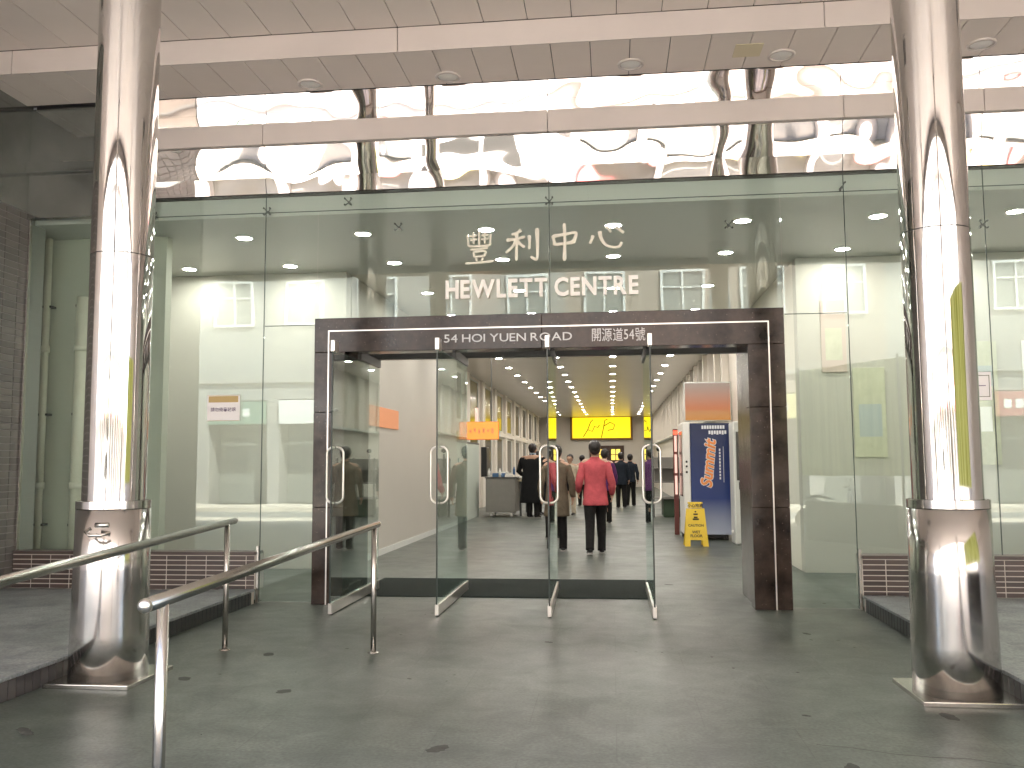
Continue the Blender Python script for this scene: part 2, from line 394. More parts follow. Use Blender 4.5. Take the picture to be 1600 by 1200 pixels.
# unlit round downlights in the lower soffit
dl = [(-2.93, 8.33, 'leftmost unlit round ceiling light in the canopy, just right of the left column'),
      (-1.54, 8.33, 'unlit round ceiling light in the canopy, second from the left, above the first gold character'),
      (.23, 8.27, 'unlit round ceiling light in the canopy, in the middle of the row'),
      (1.62, 8.25, 'unlit round ceiling light in the canopy beside the cream access panel'),
      (3.39, 8.25, 'unlit round ceiling light in the canopy, the one right of the right steel column')]
for x, y, lab in dl:
    t = thing('canopy_downlight', (x, y, ZL), lab, 'ceiling light', 'unlit downlights in the canopy')
    MB().lathe([(.125, 0), (.125, -.012), (.105, -.018), (.098, -.012), (.098, .0)], n=40, cap=False).obj('rim', 'fascia', t)
    MB().lathe([(.097, -.002), (.085, -.010), (.0, -.014)], n=32, cap=False).obj('lens', 'white', t)

# ------------------------------------------------------------------ mirrored fascia above the glass
fa = thing('mirrored_fascia', (0, YF, 4.1), 'band of polished mirror steel panels split by a beige beam above the glass front', 'fascia')
def plate(x0, x1, zt, zb, yt, yb, name, mt):
    """sheet of steel 12 mm thick from (yt,zt) at its top to (yb,zb) at its bottom, both measured from the fascia's origin"""
    d = Vector((0, yb-yt, zb-zt)).normalized(); n = Vector((0, d.z, -d.y))*-.012
    if n.y < 0: n = -n
    mb = MB(); a = [(x0+.003, yt, zt), (x1-.003, yt, zt), (x1-.003, yb, zb), (x0+.003, yb, zb)]
    b = [(x, y+n.y, z+n.z) for x, y, z in a]
    mb.add(a+b, [(0,3,2,1),(4,5,6,7),(0,1,5,4),(1,2,6,5),(2,3,7,6),(3,0,4,7)])
    return mb.obj(name, mt, fa)
TL = math.tan(math.radians(12.5))
xs = [-4.7, -3.47, -.58, 2.22, 3.48, 7.2]
for i in range(len(xs)-1):
    a, b = xs[i], xs[i+1]
    for zt, zb, yb in ((1.017, .84, -.045), (.838, .70, -.015)): plate(a, b, zt, zb, yb-(zt-zb)*TL, yb, 'mirror_panel', 'mirror')
    for zt, zb, yb in ((.475, .315, -.025), (.313, .165, .0)): plate(a, b, zt, zb, yb-(zt-zb)*TL*1.25, yb, 'mirror_panel', 'mirror')
    plate(a, b, .163, .005, .0-.158*TL*.9, .0, 'mirror_panel', 'mirror')
    MB().bbox(a+.002, b-.002, -.13, .06, .478, .698, .006).obj('beam_casing', 'fascia', fa)
bx(-6.1, 7.2, .07, .4, -.0, 1.3).obj('backing', 'ceil_dark', fa)
for i, (a, b) in enumerate(((-6.06, -5.3), (-5.296, -4.705))):
    MB().bbox(a, b, -.03, .06, .42, 1.01, .004).obj('dark_panel', 'darkfascia', fa)
    MB().bbox(a, b, -.03, .06, -.17, .30, .004).obj('dark_panel', 'darkfascia', fa)
MB().bbox(-6.06, -4.705, -.09, .06, .305, .415, .006).obj('beam_casing', 'darkfascia', fa)

# ------------------------------------------------------------------ glass front
gf = thing('glass_facade', (0, YF, 0), 'green tinted glass wall around the dark stone doorway', 'glass wall')
Z1, Z2 = 3.905, 4.095
def pane(x0, x1, z0, z1, y=0, lab=None):
    o = MB().box(x0+.004, x1-.004, y, y+.012, z0+.004, z1-.004).obj('pane', 'glass', gf)
    if lab: o['label'] = lab
for i in range(len(xs)-1): pane(xs[i], xs[i+1], Z1, Z2)
pane(-6.03, -5.3, .5, 3.92); pane(-5.3, -4.7, .5, 3.92)
pane(-4.7, -3.47, .5, Z1)
pane(-3.47, -2.92, .01, 2.74); pane(-3.47, -2.92, 2.74, Z1)
pane(-2.92, -.58, 2.80, Z1); pane(-.58, 1.63, 2.80, Z1)
pane(1.63, 2.22, .01, 2.74); pane(1.63, 2.22, 2.74, Z1)
pane(2.22, 3.48, .5, Z1); pane(3.48, 5.0, .5, Z1); pane(5.0, 7.2, .5, Z1)
def joint(x0, x1, z0, z1): MB().box(x0, x1, .001, .011, z0, z1).obj('joint', 'gedge', gf)
for x, z0 in ((-5.3, .5), (-4.7, .5), (-3.47, .01), (2.22, .01), (3.48, .5), (5.0, .5)): joint(x-.0035, x+.0035, z0, Z2 if x > -5 else 3.92)
joint(-.5835, -.5765, 2.80, Z2)
joint(-4.7, 7.2, Z1-.0035, Z1+.0035)
joint(-3.46, -2.93, 2.7365, 2.7435); joint(1.64, 2.21, 2.7365, 2.7435)
MB().box(-6.05, -6.032, -.01, .03, .5, 3.93).obj('edge_channel', 'satin', gf)
MB().box(-3.5, -3.478, -.012, .03, .0, .55).obj('edge_channel', 'satin', gf)
MB().box(2.228, 2.25, -.012, .03, .0, .55).obj('edge_channel', 'satin', gf)
# glass clamps (small crosses with discs)
def clamp(x, z, kind=0):
    mb = MB(); n = 4 if kind == 0 else 2
    for k in range(n):
        a = math.pi/4+k*math.pi/2 if kind == 0 else math.pi/3+k*math.pi
        mb.tube([(0, .06, 0), (math.cos(a)*.045, .035, math.sin(a)*.045)], [.006, .005], 8)
        mb.tube([(math.cos(a)*.045, .013, math.sin(a)*.045), (math.cos(a)*.045, .04, math.sin(a)*.045)], [.009, .009], 10)
    mb.tube([(0, .05, 0), (0, .14, 0)], .012, 10)
    mb.obj('glass_clamp', 'dgrey', gf, (x, 0, z))
for x, z, k in ((-4.7, 3.93, 0), (-3.47, 3.93, 0), (-2.62, 4.0, 0), (-.58, 3.93, 0), (2.22, 3.96, 1), (3.48, 3.55, 0), (1.15, 3.63, 0), (-2.1, 3.72, 0)): clamp(x, z, k)

# ------------------------------------------------------------------ tiled dwarf walls and kerbs
def tiled_wall(name, lab, x0, x1, y, z0, z1, rows, w):
    t = thing(name, (x0, y, z0), lab, 'low wall')
    bx(0, x1-x0, 0, .22, 0, z1-z0).obj('core', 'grout', t)
    h = (z1-z0-.03)/rows; mes = [MB().bbox(0, w-.010, -.008, .004, 0, h-.009, .002).mesh('tile', q) for q in ('tile', 'tile2')]
    for r in range(rows):
        x = 0 if r % 2 == 0 else 0; x = 0.003
        while x < x1-x0-.02:
            ww = min(w, x1-x0-x); me = mes[rnd.random() < .35] if ww > w-.001 else MB().bbox(0, ww-.007, -.008, .004, 0, h-.007, .002).mesh('tile', 'tile')
            link('tile', me, t, (x, 0, r*h+.004)); x += w
    MB().bbox(0, x1-x0, -.014, .20, z1-z0-.026, z1-z0+.005, .003).obj('coping', 'tile', t)
tiled_wall('tiled_plinth', 'low brown tiled wall under the glass on the left, behind the left steel column', -6.05, -3.50, YF-.03, .125, .49, 7, .205)
tiled_wall('tiled_plinth', 'low brown tiled wall under the glass on the right, behind the right steel column', 2.25, 7.2, YF-.03, .125, .49, 7, .205)
def kerb(name, lab, x, sgn):
    # x = face plane; sgn +1: the face looks towards +X (left kerb)
    t = thing(name, (x, 0, 0), lab, 'kerb')
    bx(*sorted((-.04*sgn, 0)), -.9, 8.55, -.12, .118).obj('core', 'grout', t)
    me = [MB().bbox(*sorted((-.004*sgn, .010*sgn)), 0, .068, .001, .115, .002).mesh('tile', q) for q in ('ktile', 'ktile2')]
    me2 = [MB().bbox(*sorted((-.004*sgn, .010*sgn)), 0, .068, .001, .115, .002).mesh('tile', q) for q in ('slate', 'slate')]
    y = .3
    while y < 8.45:
        link('tile', (me if y < 5.6 else me2)[rnd.random() < .35], t, (0, y, 0)); y += .075
    MB().bbox(*sorted((-.34*sgn, .018*sgn)), -.9, 8.54, .119, .142, .004).obj('nosing', 'deck', t)
kerb('platform_kerb', 'tiled kerb of the raised platform on the left, running past the left steel column', -3.50, 1)
kerb('platform_kerb', 'tiled kerb of the raised platform on the right, running past the right steel column', 2.25, -1)
# grey tiled side wall on the far left
sw = thing('tiled_side_wall', (-6.07, 7.6, .125), 'tall dark grey tiled wall at the left edge beside the glass', 'wall')
bx(-.5, 0, -3.0, 1.3, 0, 5.2).obj('core', 'ggrout', sw)
gm = [MB().bbox(-.004, .008, 0, .203, 0, .062, .002).mesh('tile', q) for q in ('gtile', 'gtile2')]
rest = MB()
for c in range(-14, 5):
    for r in range(0, 56):
        y, z = c*.21+.03, r*.069+.006
        if c >= 0: link('tile', gm[rnd.random() < .3], sw, (0, y, z))
        else: rest.box(-.004, .008, y, y+.203, z, z+.062)
tag(rest.obj('tile', 'gtile', sw), kind='stuff')
bx(-.001, .012, -2.9, 1.0, 3.87, 5.2).obj('cladding', 'darkfascia', sw)
sw2 = thing('side_wall', (7.2, 7.6, .125), 'plain beige side wall at the far right end of the glass', 'wall')
bx(0, .5, -3, 1.3, 0, 5.2).obj('panel', 'fascia', sw2)

# ------------------------------------------------------------------ stone doorway
dp = thing('stone_doorway', (-.65, YF, 0), 'polished dark granite door surround with thin steel line and street name', 'door frame')
XL0, XL1, XR0, XR1, ZT, ZB = -2.27, -1.96, 1.93, 2.27, 2.795, 2.455      # local x
def gr(a, nm='stone_slab'): return MB().bbox(*a, .004).obj(nm, 'granite', dp)
g0 = -.06
for z0, z1 in ((0, .93), (.932, 1.86), (1.862, ZB-.002)):
    gr((XL0, XL1, g0, .16, z0, z1)); gr((XR0, XR1, g0, .16, z0, z1))
gr((XL0, XL0+2.26, g0, .16, ZB, ZT)); gr((XL0+2.262, XR1, g0, .16, ZB, ZT))
for a, b in ((XL0+.002, XL1-.03), (XR0+.03, XR1-.002)):
    MB().bbox(a, b, .162, .95, 0, 2.56, .004).obj('reveal', 'granite', dp)
MB().bbox(XL1-.028, XR0+.028, .162, .30, 2.50, 2.56, .004).obj('reveal', 'granite', dp)
MB().bbox(XL1-.028, XR0+.028, .86, .95, 2.485, 2.56, .004).obj('transom', 'dgrey', dp)
lx0, lx1, lz = XL0+.145, XR1-.145, ZT-.135
for a in ((lx0-.006, lx0+.006, g0-.004, g0+.01, 0, lz), (lx1-.006, lx1+.006, g0-.004, g0+.01, 0, lz), (lx0-.006, lx1+.006, g0-.0045, g0+.01, lz, lz+.012)):
    bx(*a).obj('steel_line', 'fit', dp)
letters('54 HOI YUEN ROAD', -1.62+.65, -.36+.65, g0-.008, 2.565, .082, 'letters', dp, .01)
letters('開源道54號', -.18+.65, .335+.65, g0-.008, 2.57, .10, 'letters', dp, .01)
# over-door head of the lobby seen behind the glass
MB().bbox(-2.55, 1.30, .97, 1.10, 2.50, 2.62, .004).obj('transom', 'fit', dp)

# ------------------------------------------------------------------ glass door leaves
def d_pull(mb, sx, y, z0, z1):
    r = .075; pts = []
    x0 = sx*.008
    pts.append((x0, y, z1-.0)); 
    for k in range(7):
        a = math.pi/2*k/6; pts.append((sx*(.018+.060*math.sin(a)), y, z1-.06+.06*math.cos(a)))
    for k in range(7):
        a = math.pi/2*k/6; pts.append((sx*(.018+.060*math.cos(a)), y, z0+.06-.06*math.sin(a)))
    pts.append((x0, y, z0))
    mb.tube(pts, .011, 12, upv=(0, 1, 0))
def make_leaf(x, lab, yaw_=0):
    t = thing('glass_door', (x, 8.94, 0), lab, 'door', 'frameless glass doors standing open', rz=yaw_)
    y0, y1 = -1.0, .66
    MB().bbox(-.006, .006, y0, y1, .105, 2.40, .0015).obj('pane', 'dglass', t)
    MB().box(-.0066, .0066, y0-.004, y0+.0005, .105, 2.40).obj('edge_strip', 'gedge', t)
    MB().bbox(-.017, .017, y0-.003, y1, .012, .104, .002).obj('bottom_rail', 'fit', t)
    MB().bbox(-.019, .019, y0-.005, y0+.12, 2.385, 2.49, .002).obj('top_clamp', 'fit', t)
    MB().bbox(-.019, .019, -.12, y1, 2.405, 2.49, .002).obj('top_rail', 'dgrey', t)
    MB().lathe([(.012, 0), (.012, .013)], 0, y0+.05, 12).obj('floor_guide', 'black', t)
    for s in (-1, 1):
        mb = MB(); d_pull(mb, s, y0+.11, .995, 1.505); mb.obj('pull_handle', 'fit', t)
    return t
for x, lab, yw in ((-2.54, 'leftmost of the four open glass doors, beside the left stone jamb', 0), (-1.565, 'second open glass door from the left', 0),
                   (-.585, 'third open glass door from the left, in front of the tan coat', .02), (.345, 'rightmost open glass door, nearest the vending machine', -.0)):
    make_leaf(x, lab, yw)

# ------------------------------------------------------------------ door mat
tmat = thing('door_mat', (-1.18, 9.8, 0), 'wide dark green rubber mat just inside the doors', 'mat')
MB().bbox(-1.52, 1.55, -.70, .70, .0015, .012, .004).obj('pad', 'rubber', tmat)
rb = MB()
for k in range(60): rb.box(-1.5, 1.53, -.68+k*.0228, -.68+k*.0228+.01, .0125, .0155)
rb.obj('ribs', 'rubber', tmat)

# ------------------------------------------------------------------ polished steel columns
def column(x, y, lab, r=.19, rs=.224):
    t = thing('steel_column', (x, y, 0), lab, 'column', 'polished steel columns')
    MB().bbox(-.27, .28, -.27, .30, .0, .028, .004).obj('base_plate', 'satin', t)
    MB().lathe([(rs+.012, .03), (rs+.010, .3), (rs+.004, .7), (rs+.001, 1.112)], n=96).obj('sheath', 'sheath', t)
    MB().lathe([(rs+.0025, 1.078), (rs+.0025, 1.126)], n=96, cap=False).lathe([(rs+.0025, 1.126), (rs-.004, 1.127)], n=96, cap=False).lathe([(rs-.004, 1.127), (rs-.004, 1.115), (r+.004, 1.113)], n=96, cap=False).obj('collar', 'sheath', t)
    MB().lathe([(r+.004, 1.1), (r+.004, 2.715)], n=96, cap=False).obj('shaft', 'column', t)
    MB().lathe([(r+.004, 2.721), (r+.004, 4.6)], n=96, cap=False).obj('shaft', 'column', t)
    MB().lathe([(r+.004, 4.606), (r+.004, ZU+.02)], n=96, cap=False).obj('shaft', 'column', t)
    MB().lathe([(r, 1.1), (r, ZU+.02)], n=48, cap=False).obj('seam_core', 'dgrey', t)
    return t
column(-3.20, 5.50, 'tall polished steel column on the left, behind the handrails')
column(1.955, 5.55, 'tall polished steel column on the right')
# a second pair nearer to the street, seen mirrored in the fascia and the glass
column(-3.20, .85, 'polished steel column at the street side on the left, seen as a reflection')
column(1.98, .80, 'polished steel column at the street side on the right, seen as a reflection')
# small loop of a chained hook on the left sheath
hk = MB().tube([(-.05, -.265, .965), (-.075, -.285, .945), (-.04, -.30, .925), (.03, -.30, .925), (.075, -.27, .94)], .011, 10)
hk.tube([(-.02, -.27, .985), (.06, -.26, .985)], .016, 10)
tag(hk.obj('steel_hook', 'satin', None, (-3.14, 5.50, 0)), 'small steel hook fixed to the front of the left column sheath', 'hook')

# ------------------------------------------------------------------ handrails
def rail(pA, pB, posts, lab, name='handrail'):
    t = thing(name, (*pB[:2], 0), lab, 'handrail', 'steel handrails')
    L_ = lambda p: (p[0]-pB[0], p[1]-pB[1], p[2])
    A, B = Vector(L_(pA)), Vector(L_(pB))
    MB().tube([A, A.lerp(B, .5), B], .024, 20).obj('rail', 'rail', t)
    for e, s in ((A, A-B), (B, B-A)):
        mb = MB(); d = s.normalized()
        mb.tube([e-d*.001, e+d*.006, e+d*.016, e+d*.021], [.0243, .024, .016, .003], 20); mb.obj('end_cap', 'fit', t)
    for f in posts:
        p = A.lerp(B, f)
        MB().tube([(p.x, p.y, 0), (p.x, p.y, p.z-.015)], .0205, 20).obj('post', 'satin', t)
        MB().lathe([(.042, 0), (.042, .004), (.024, .010), (.022, .012)], p.x, p.y, 24).obj('floor_flange', 'satin', t)
    return t
MT['rail'] = mat('satin_rail', (.42, .42, .39), .2, 1.0, var=.05, scale=20)
rail((-1.50, 2.78, .90), (-1.735, 6.55, .905), (.035, .965), 'nearer steel handrail with its rounded end towards the viewer')
rail((-2.05, .9, .88), (-2.87, 6.62, .925), (.965,), 'farther steel handrail running behind the first one towards the left edge')

# ------------------------------------------------------------------ signs on the glass
sg = thing('building_name_sign', (-.67, YF-.03, 3.055), 'white raised letters HEWLETT CENTRE on the glass above the doorway', 'sign')
letters('HEWLETT CENTRE', -.945, .955, 0, 0, .18, 'letterw', sg, .016, bold=.0075)
STK = {
 '豐': [[(.5,1.02),(.5,.54)],[(.1,.93),(.13,.55)],[(.9,.93),(.87,.55)],[(.13,.54),(.5,.53),(.87,.56)],[(.3,1.0),(.31,.62)],[(.7,1.0),(.69,.62)],
       [(.17,.87),(.43,.9)],[(.18,.74),(.43,.77)],[(.57,.89),(.83,.91)],[(.57,.76),(.82,.78)],[(.2,.42),(.5,.44),(.8,.47)],
       [(.3,.34),(.33,.17)],[(.3,.34),(.7,.37),(.67,.19)],[(.33,.18),(.67,.2)],[(.38,.13),(.43,.04)],[(.64,.14),(.57,.04)],[(.02,-.03),(.5,-.01),(1.0,.03)]],
 '利': [[(.46,.98),(.36,.9),(.17,.83)],[(.02,.66),(.3,.69),(.58,.76)],[(.32,.88),(.325,.5),(.31,.0)],[(.31,.66),(.2,.46),(.0,.26)],[(.35,.62),(.45,.5),(.56,.42)],
       [(.70,.80),(.71,.55),(.69,.36)],[(.93,1.02),(.94,.5),(.93,.1),(.88,.02),(.74,.12)]],
 '中': [[(.08,.72),(.12,.55),(.15,.4)],[(.08,.70),(.5,.75),(.9,.80),(.88,.62),(.80,.45)],[(.15,.42),(.5,.45),(.82,.49)],[(.5,1.12),(.51,.5),(.49,-.12)]],
 '心': [[(.10,.58),(.06,.45),(.0,.32)],[(.30,.72),(.33,.5),(.45,.28),(.66,.18),(.86,.2),(.93,.34)],[(.48,.86),(.57,.76),(.62,.66)],[(.76,.86),(.9,.72),(1.0,.64)]]}
cs = thing('character_sign', (-.67, YF-.03, 3.475), 'four gold brush-written Chinese characters on the glass above the English name', 'sign')
def brush(ch, cx, cz, w, h):
    mb = MB()
    for st in STK[ch]:
        n = len(st); thick = .072 if ch == '豐' else .108
        # resample smooth
        pts = []
        for i in range(n-1):
            for k in range(5):
                u = k/5; p0 = st[max(i-1, 0)]; p1 = st[i]; p2 = st[i+1]; p3 = st[min(i+2, n-1)]
                pts.append(tuple(.5*((2*p1[q])+(-p0[q]+p2[q])*u+(2*p0[q]-5*p1[q]+4*p2[q]-p3[q])*u*u+(-p0[q]+3*p1[q]-3*p2[q]+p3[q])*u**3) for q in (0, 1)))
        pts.append(st[-1]); N_ = len(pts); Lf = []; Rt = []
        for i, p in enumerate(pts):
            a = pts[max(i-1, 0)]; b = pts[min(i+1, N_-1)]; dx, dz = (b[0]-a[0])*w, (b[1]-a[1])*h; l = math.hypot(dx, dz) or 1
            u = i/(N_-1); t = thick*h*.5*(1.15-.55*math.sin(math.pi*min(1, u*1.1))*.6) * (1.0 if i not in (0, N_-1) else .55)
            if ch in '利心' and n > 2: t *= (1.15-.5*u)
            x, z = cx+(p[0]-.5)*w, cz+(p[1]-.5)*h
            Lf.append((x-dz/l*t, z+dx/l*t)); Rt.append((x+dz/l*t, z-dx/l*t))
        o = len(mb.v); vs = [(x, -.008, z) for x, z in Lf]+[(x, -.008, z) for x, z in Rt]+[(x, .006, z) for x, z in Lf]+[(x, .006, z) for x, z in Rt]
        fs = []
        for i in range(N_-1):
            fs += [(i, N_+i, N_+i+1, i+1), (2*N_+i, 2*N_+i+1, 3*N_+i+1, 3*N_+i), (i, i+1, 2*N_+i+1, 2*N_+i), (N_+i, 3*N_+i, 3*N_+i+1, N_+i+1)]
        fs += [(0, 2*N_, 3*N_, N_), (N_-1, 2*N_-1, 4*N_-1, 3*N_-1)]
        jit = rnd.uniform(-.002, .002)
        mb.add([(x, y+jit, z) for x, y, z in vs], fs)
    mb.obj('brush_character', 'letter', cs)
brush('豐', -.60, -.005, .29, .30); brush('利', -.17, .005, .33, .31); brush('中', .24, .02, .27, .30); brush('心', .65, .05, .33, .30)

# notice on the left pane
nb = thing('notice_board', (-3.87, YF-.012, 1.92), 'small white notice with an ochre top stripe stuck on the left glass', 'notice')
MT['ochre'] = mat('ochre_print', (.50, .36, .14), .5); MT['violet'] = mat('violet_ink', (.18, .14, .22), .6); MT['paper'] = mat('white_notice', (.82, .80, .80), .5)
MB().bbox(-.17, .17, -.004, .006, -.13, .13, .002).obj('board', 'paper', nb)
bx(-.155, .155, -.0055, -.0045, .055, .118).obj('top_stripe', 'ochre', nb)
link('lettering', text_mesh('lettering', '請勿倚靠玻璃', .044, 'violet', .001, bold=.0006), nb, (0, -.006, -.02))
for z in (-.128, .126): bx(-.168, .168, -.0056, -.0046, z-.002, z+.001).obj('border', 'ochre', nb)
n2 = thing('notice_board', (3.37, YF-.012, 2.03), 'small pale framed notice on the right glass beside the right column', 'notice')
MB().bbox(-.085, .085, -.004, .004, -.13, .13, .002).obj('board', 'paper', n2)
for a in ((-.068, .068, .095, .10), (-.068, .068, -.10, -.095), (-.068, -.063, -.095, .095), (.063, .068, -.095, .095)): bx(a[0], a[1], -.006, -.0045, a[2], a[3]).obj('border', 'scrib', n2)
bx(-.03, .035, -.006, -.0045, .0, .008).obj('lettering', 'violet', n2)

# ------------------------------------------------------------------ lobby shell
ZC = 3.9
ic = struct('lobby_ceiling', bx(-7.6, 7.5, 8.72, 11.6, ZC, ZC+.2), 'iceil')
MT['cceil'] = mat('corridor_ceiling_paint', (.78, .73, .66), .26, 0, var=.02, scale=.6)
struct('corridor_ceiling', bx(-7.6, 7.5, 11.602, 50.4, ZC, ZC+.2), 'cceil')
def wall(name, a, mt, lab, b=.004):
    t = tag(MB().bbox(*a, b).obj(name, mt), lab, 'wall'); return t
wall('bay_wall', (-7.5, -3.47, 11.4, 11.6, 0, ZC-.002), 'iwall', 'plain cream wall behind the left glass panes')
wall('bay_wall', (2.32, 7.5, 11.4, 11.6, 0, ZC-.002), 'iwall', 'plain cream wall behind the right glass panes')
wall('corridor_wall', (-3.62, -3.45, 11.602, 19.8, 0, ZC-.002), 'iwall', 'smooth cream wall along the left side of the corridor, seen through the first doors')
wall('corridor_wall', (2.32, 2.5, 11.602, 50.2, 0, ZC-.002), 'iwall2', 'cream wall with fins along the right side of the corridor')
far_l = thing('corridor_wall', (-4.05, 19.8, 0), 'pilastered wall with dark windows along the far left of the corridor', 'wall')
wall('end_wall', (-4.2, 2.6, 50.2, 50.4, 0, ZC-.002), 'iwall2', 'cream wall closing the far end of the corridor')
wall('side_wall', (-7.6, -7.5, 8.72, 11.6, 0, ZC-.002), 'iwall', 'cream end wall of the left bay')
wall('side_wall', (7.4, 7.5, 8.72, 11.4, 0, ZC-.002), 'iwall', 'cream end wall of the right bay')
bx(-.15, 0, 0, 30.4, 0, ZC-.002).obj('panel', 'iwall2', far_l)
y = 1.6
pil = MB().bbox(0, .09, 0, .5, 0, ZC-.004, .006).mesh('pilaster', 'iwall2')
wf = MB(); wf.box(0, .03, 0, 1.8, 0, .03); wf.box(0, .03, 0, 1.8, 1.27, 1.3); wf.box(0, .03, 0, .03, .03, 1.27); wf.box(0, .03, 1.77, 1.8, .03, 1.27)
wfm = wf.mesh('window_frame', 'offwhite'); wpm = bx(0, .012, .03, 1.77, .03, 1.27).mesh('window', 'hole')
while y < 29:
    link('pilaster', pil, far_l, (.001, y, 0))
    for z in (.95, 2.5):
        w_ = link('window', wpm, far_l, (.003, y+.62, z)); link('window_frame', wfm, w_, (0, 0, 0))
    y += 3.0
bx(.002, .10, 0, 30.2, 2.30, 2.44).obj('ledge', 'iwall2', far_l)
# fins on the right wall
fin = thing('wall_fins', (2.32, 18, 2.35), 'row of upright pale fins high on the right corridor wall', 'wall fins')
fm = MB().bbox(-.14, -.001, 0, .16, 0, 1.54, .005).mesh('fin', 'iwall2')
for k in range(26): link('fin', fm, fin, (0, k*1.2, 0))
bx(-.17, -.001, -.3, 31.4, -.06, -.002).obj('ledge', 'offwhite', fin)
# bulkhead behind the facade head
# low partition beyond the full-height wall
pt = thing('partition', (-3.45, 19.82, 0), 'low pale green partition beside the grey desk', 'partition')
bx(-.06, .0, 0, 3.3, 0, 1.83).obj('panel', 'ghost', pt); MB().bbox(-.07, .01, 0, 3.3, 1.832, 1.87, .004).obj('top_cap', 'dgrey', pt)
tag(MB().bbox(-3.42, -3.27, 23.3, 23.9, 1.0, 1.78, .01).obj('monitor', 'black'), 'black screen standing behind the low partition', 'monitor')
# skirting
for a in ((-3.448, -3.435, 11.6, 19.78, 0, .09),): tag(bx(*a).obj('skirting_board', 'offwhite'), 'low pale skirting along the cream corridor wall', 'skirting')

# ------------------------------------------------------------------ lobby ceiling lamps
lm_rim = MB().lathe([(.105, .0), (.105, -.010), (.088, -.014), (.082, -.006), (.082, .0)], n=24, cap=False).mesh('rim', 'lamprim')
lm_dif = MB().lathe([(.082, -.004), (.05, -.009), (.001, -.011)], n=20, cap=False).mesh('diffuser', 'lamp')
rows = [9.5, 10.95, 13.0, 15.05] + [17.2+2.15*k for k in range(15)]
colx = [-6.8, -5.44, -4.08, -2.71, -1.33, .05, 1.41, 2.79, 4.15, 5.52]
nc = ['first', 'second', 'third', 'fourth', 'fifth', 'sixth', 'seventh', 'eighth', 'ninth', 'tenth']
for r, y in enumerate(rows):
    for c, x in enumerate(colx):
        if r >= 2 and not 3 <= c <= 6: continue
        t = bpy.data.objects.new('recessed_light', None); COL.objects.link(t); t.location = (x, y, ZC)
        if r < 2: lab = 'lit round ceiling light, %s from the left in the %s row behind the glass' % (nc[c], ('front', 'second')[r]); grp = 'lit recessed lights of the lobby ceiling'
        elif r < 10: lab = 'lit round ceiling light over the corridor, %s row from the doors, %s from the left' % (nc[r], nc[c-3]); grp = 'lit recessed lights of the lobby ceiling'
        else: lab = 'small lit round ceiling light far down the corridor'; grp = 'distant lit lights down the corridor ceiling'
        tag(t, lab, 'ceiling light', grp)
        link('rim', lm_rim, t); link('diffuser', lm_dif, t)

# ------------------------------------------------------------------ lobby left niche: pipes
def pipe(x, y, r, z1, lab, brk=True):
    t = thing('drain_pipe', (x, y, 0), lab, 'pipe', 'white vertical pipes behind the left glass')
    MB().lathe([(r, .0), (r, z1)], n=28).obj('tube', 'pipew', t)
    for z in (1.1, 2.6): MB().lathe([(r+.012, z), (r+.012, z+.07)], n=28).obj('socket', 'pipew', t)
    for z in (.7, 1.9, 3.1): MB().bbox(-r-.02, r+.02, -.01, .05+r, z, z+.025, .002).obj('bracket', 'dgrey', t)
MT['pipew'] = mat('painted_pipe', (.66, .64, .54), .4, 0, var=.05)
wall('niche_wall', (-6.9, -4.9, 9.32, 9.45, 0, ZC-.002), 'niche', 'cream wall close behind the glass at the far left with pipes on it')
pipe(-6.22, 9.2, .035, 3.88, 'thin white vertical pipe near the left edge of the glass')
pipe(-5.77, 9.18, .075, 3.2, 'thick white vertical pipe just left of the left column')

# ------------------------------------------------------------------ lit boards and painted orange glow
led = thing('led_sign', (-.58, 50.0, 3.29), 'wide bright yellow electronic sign on the far wall', 'sign')
MB().bbox(-1.72, 1.72, -.04, .14, -.68, .68, .02).obj('frame', 'amber', led)
bx(-1.6, 1.6, -.06, -.042, -.57, .57).obj('screen', 'ledy', led)
mb = MB()
for pts in ([(-1.0, -.5), (-.75, -.1), (-.6, .3), (-.45, .45)], [(-.75, -.1), (-.5, -.2), (-.35, .1), (-.2, .0), (-.1, .15)], [(0.0, -.55), (.1, -.1), (.2, .4), (.35, .48)], [(.15, .1), (.5, .3), (.75, .15), (.65, -.1), (.35, -.15)]):
    mb.tube([(x, -.066, z) for x, z in pts], .022, 6)
mb.obj('stroke', 'scrib', led)
ol = thing('orange_sign', (-2.99, 19.95, 2.09), 'glowing orange electronic panel above the low partition on the left', 'sign')
MB().bbox(-.44, .47, 0, .06, -.21, .20, .01).obj('case', 'amber', ol); bx(-.43, .46, -.006, -.002, -.20, .19).obj('screen', 'ledo', ol)
for x in (-.3, .3): bx(x-.008, x+.008, .02, .036, .202, 1.8).obj('hanger', 'dgrey', ol)
mb = MB()
for k in range(7): mb.box(-.3+k*.1, -.3+k*.1+.05, -.008, -.0065, -.07+.02*(k % 3), .05-.03*(k % 2))
mb.obj('stroke', 'ledo_glow', ol)
tag(MB().bbox(-3.444, -3.43, 12.45, 14.2, 1.9, 2.2, .003).obj('wall_glow_strip', 'ledo_glow'), 'long dim strip painting an orange reflection on the cream wall behind the first door', 'sign')  # orange reflection on the wall, put in as a faintly glowing strip
orr = thing('orange_sign', (1.85, 17.6, 2.28), 'orange panel with a painted upward glow above the blue vending machine', 'sign')
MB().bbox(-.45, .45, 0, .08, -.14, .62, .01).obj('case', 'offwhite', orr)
M, N, L, P = nt('orange_glow_gradient')  # orange glow fading upward, painted into the panel's emission colour
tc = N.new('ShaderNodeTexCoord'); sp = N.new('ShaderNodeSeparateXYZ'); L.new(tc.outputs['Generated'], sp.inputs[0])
rp = N.new('ShaderNodeValToRGB'); L.new(sp.outputs['Z'], rp.inputs[0])
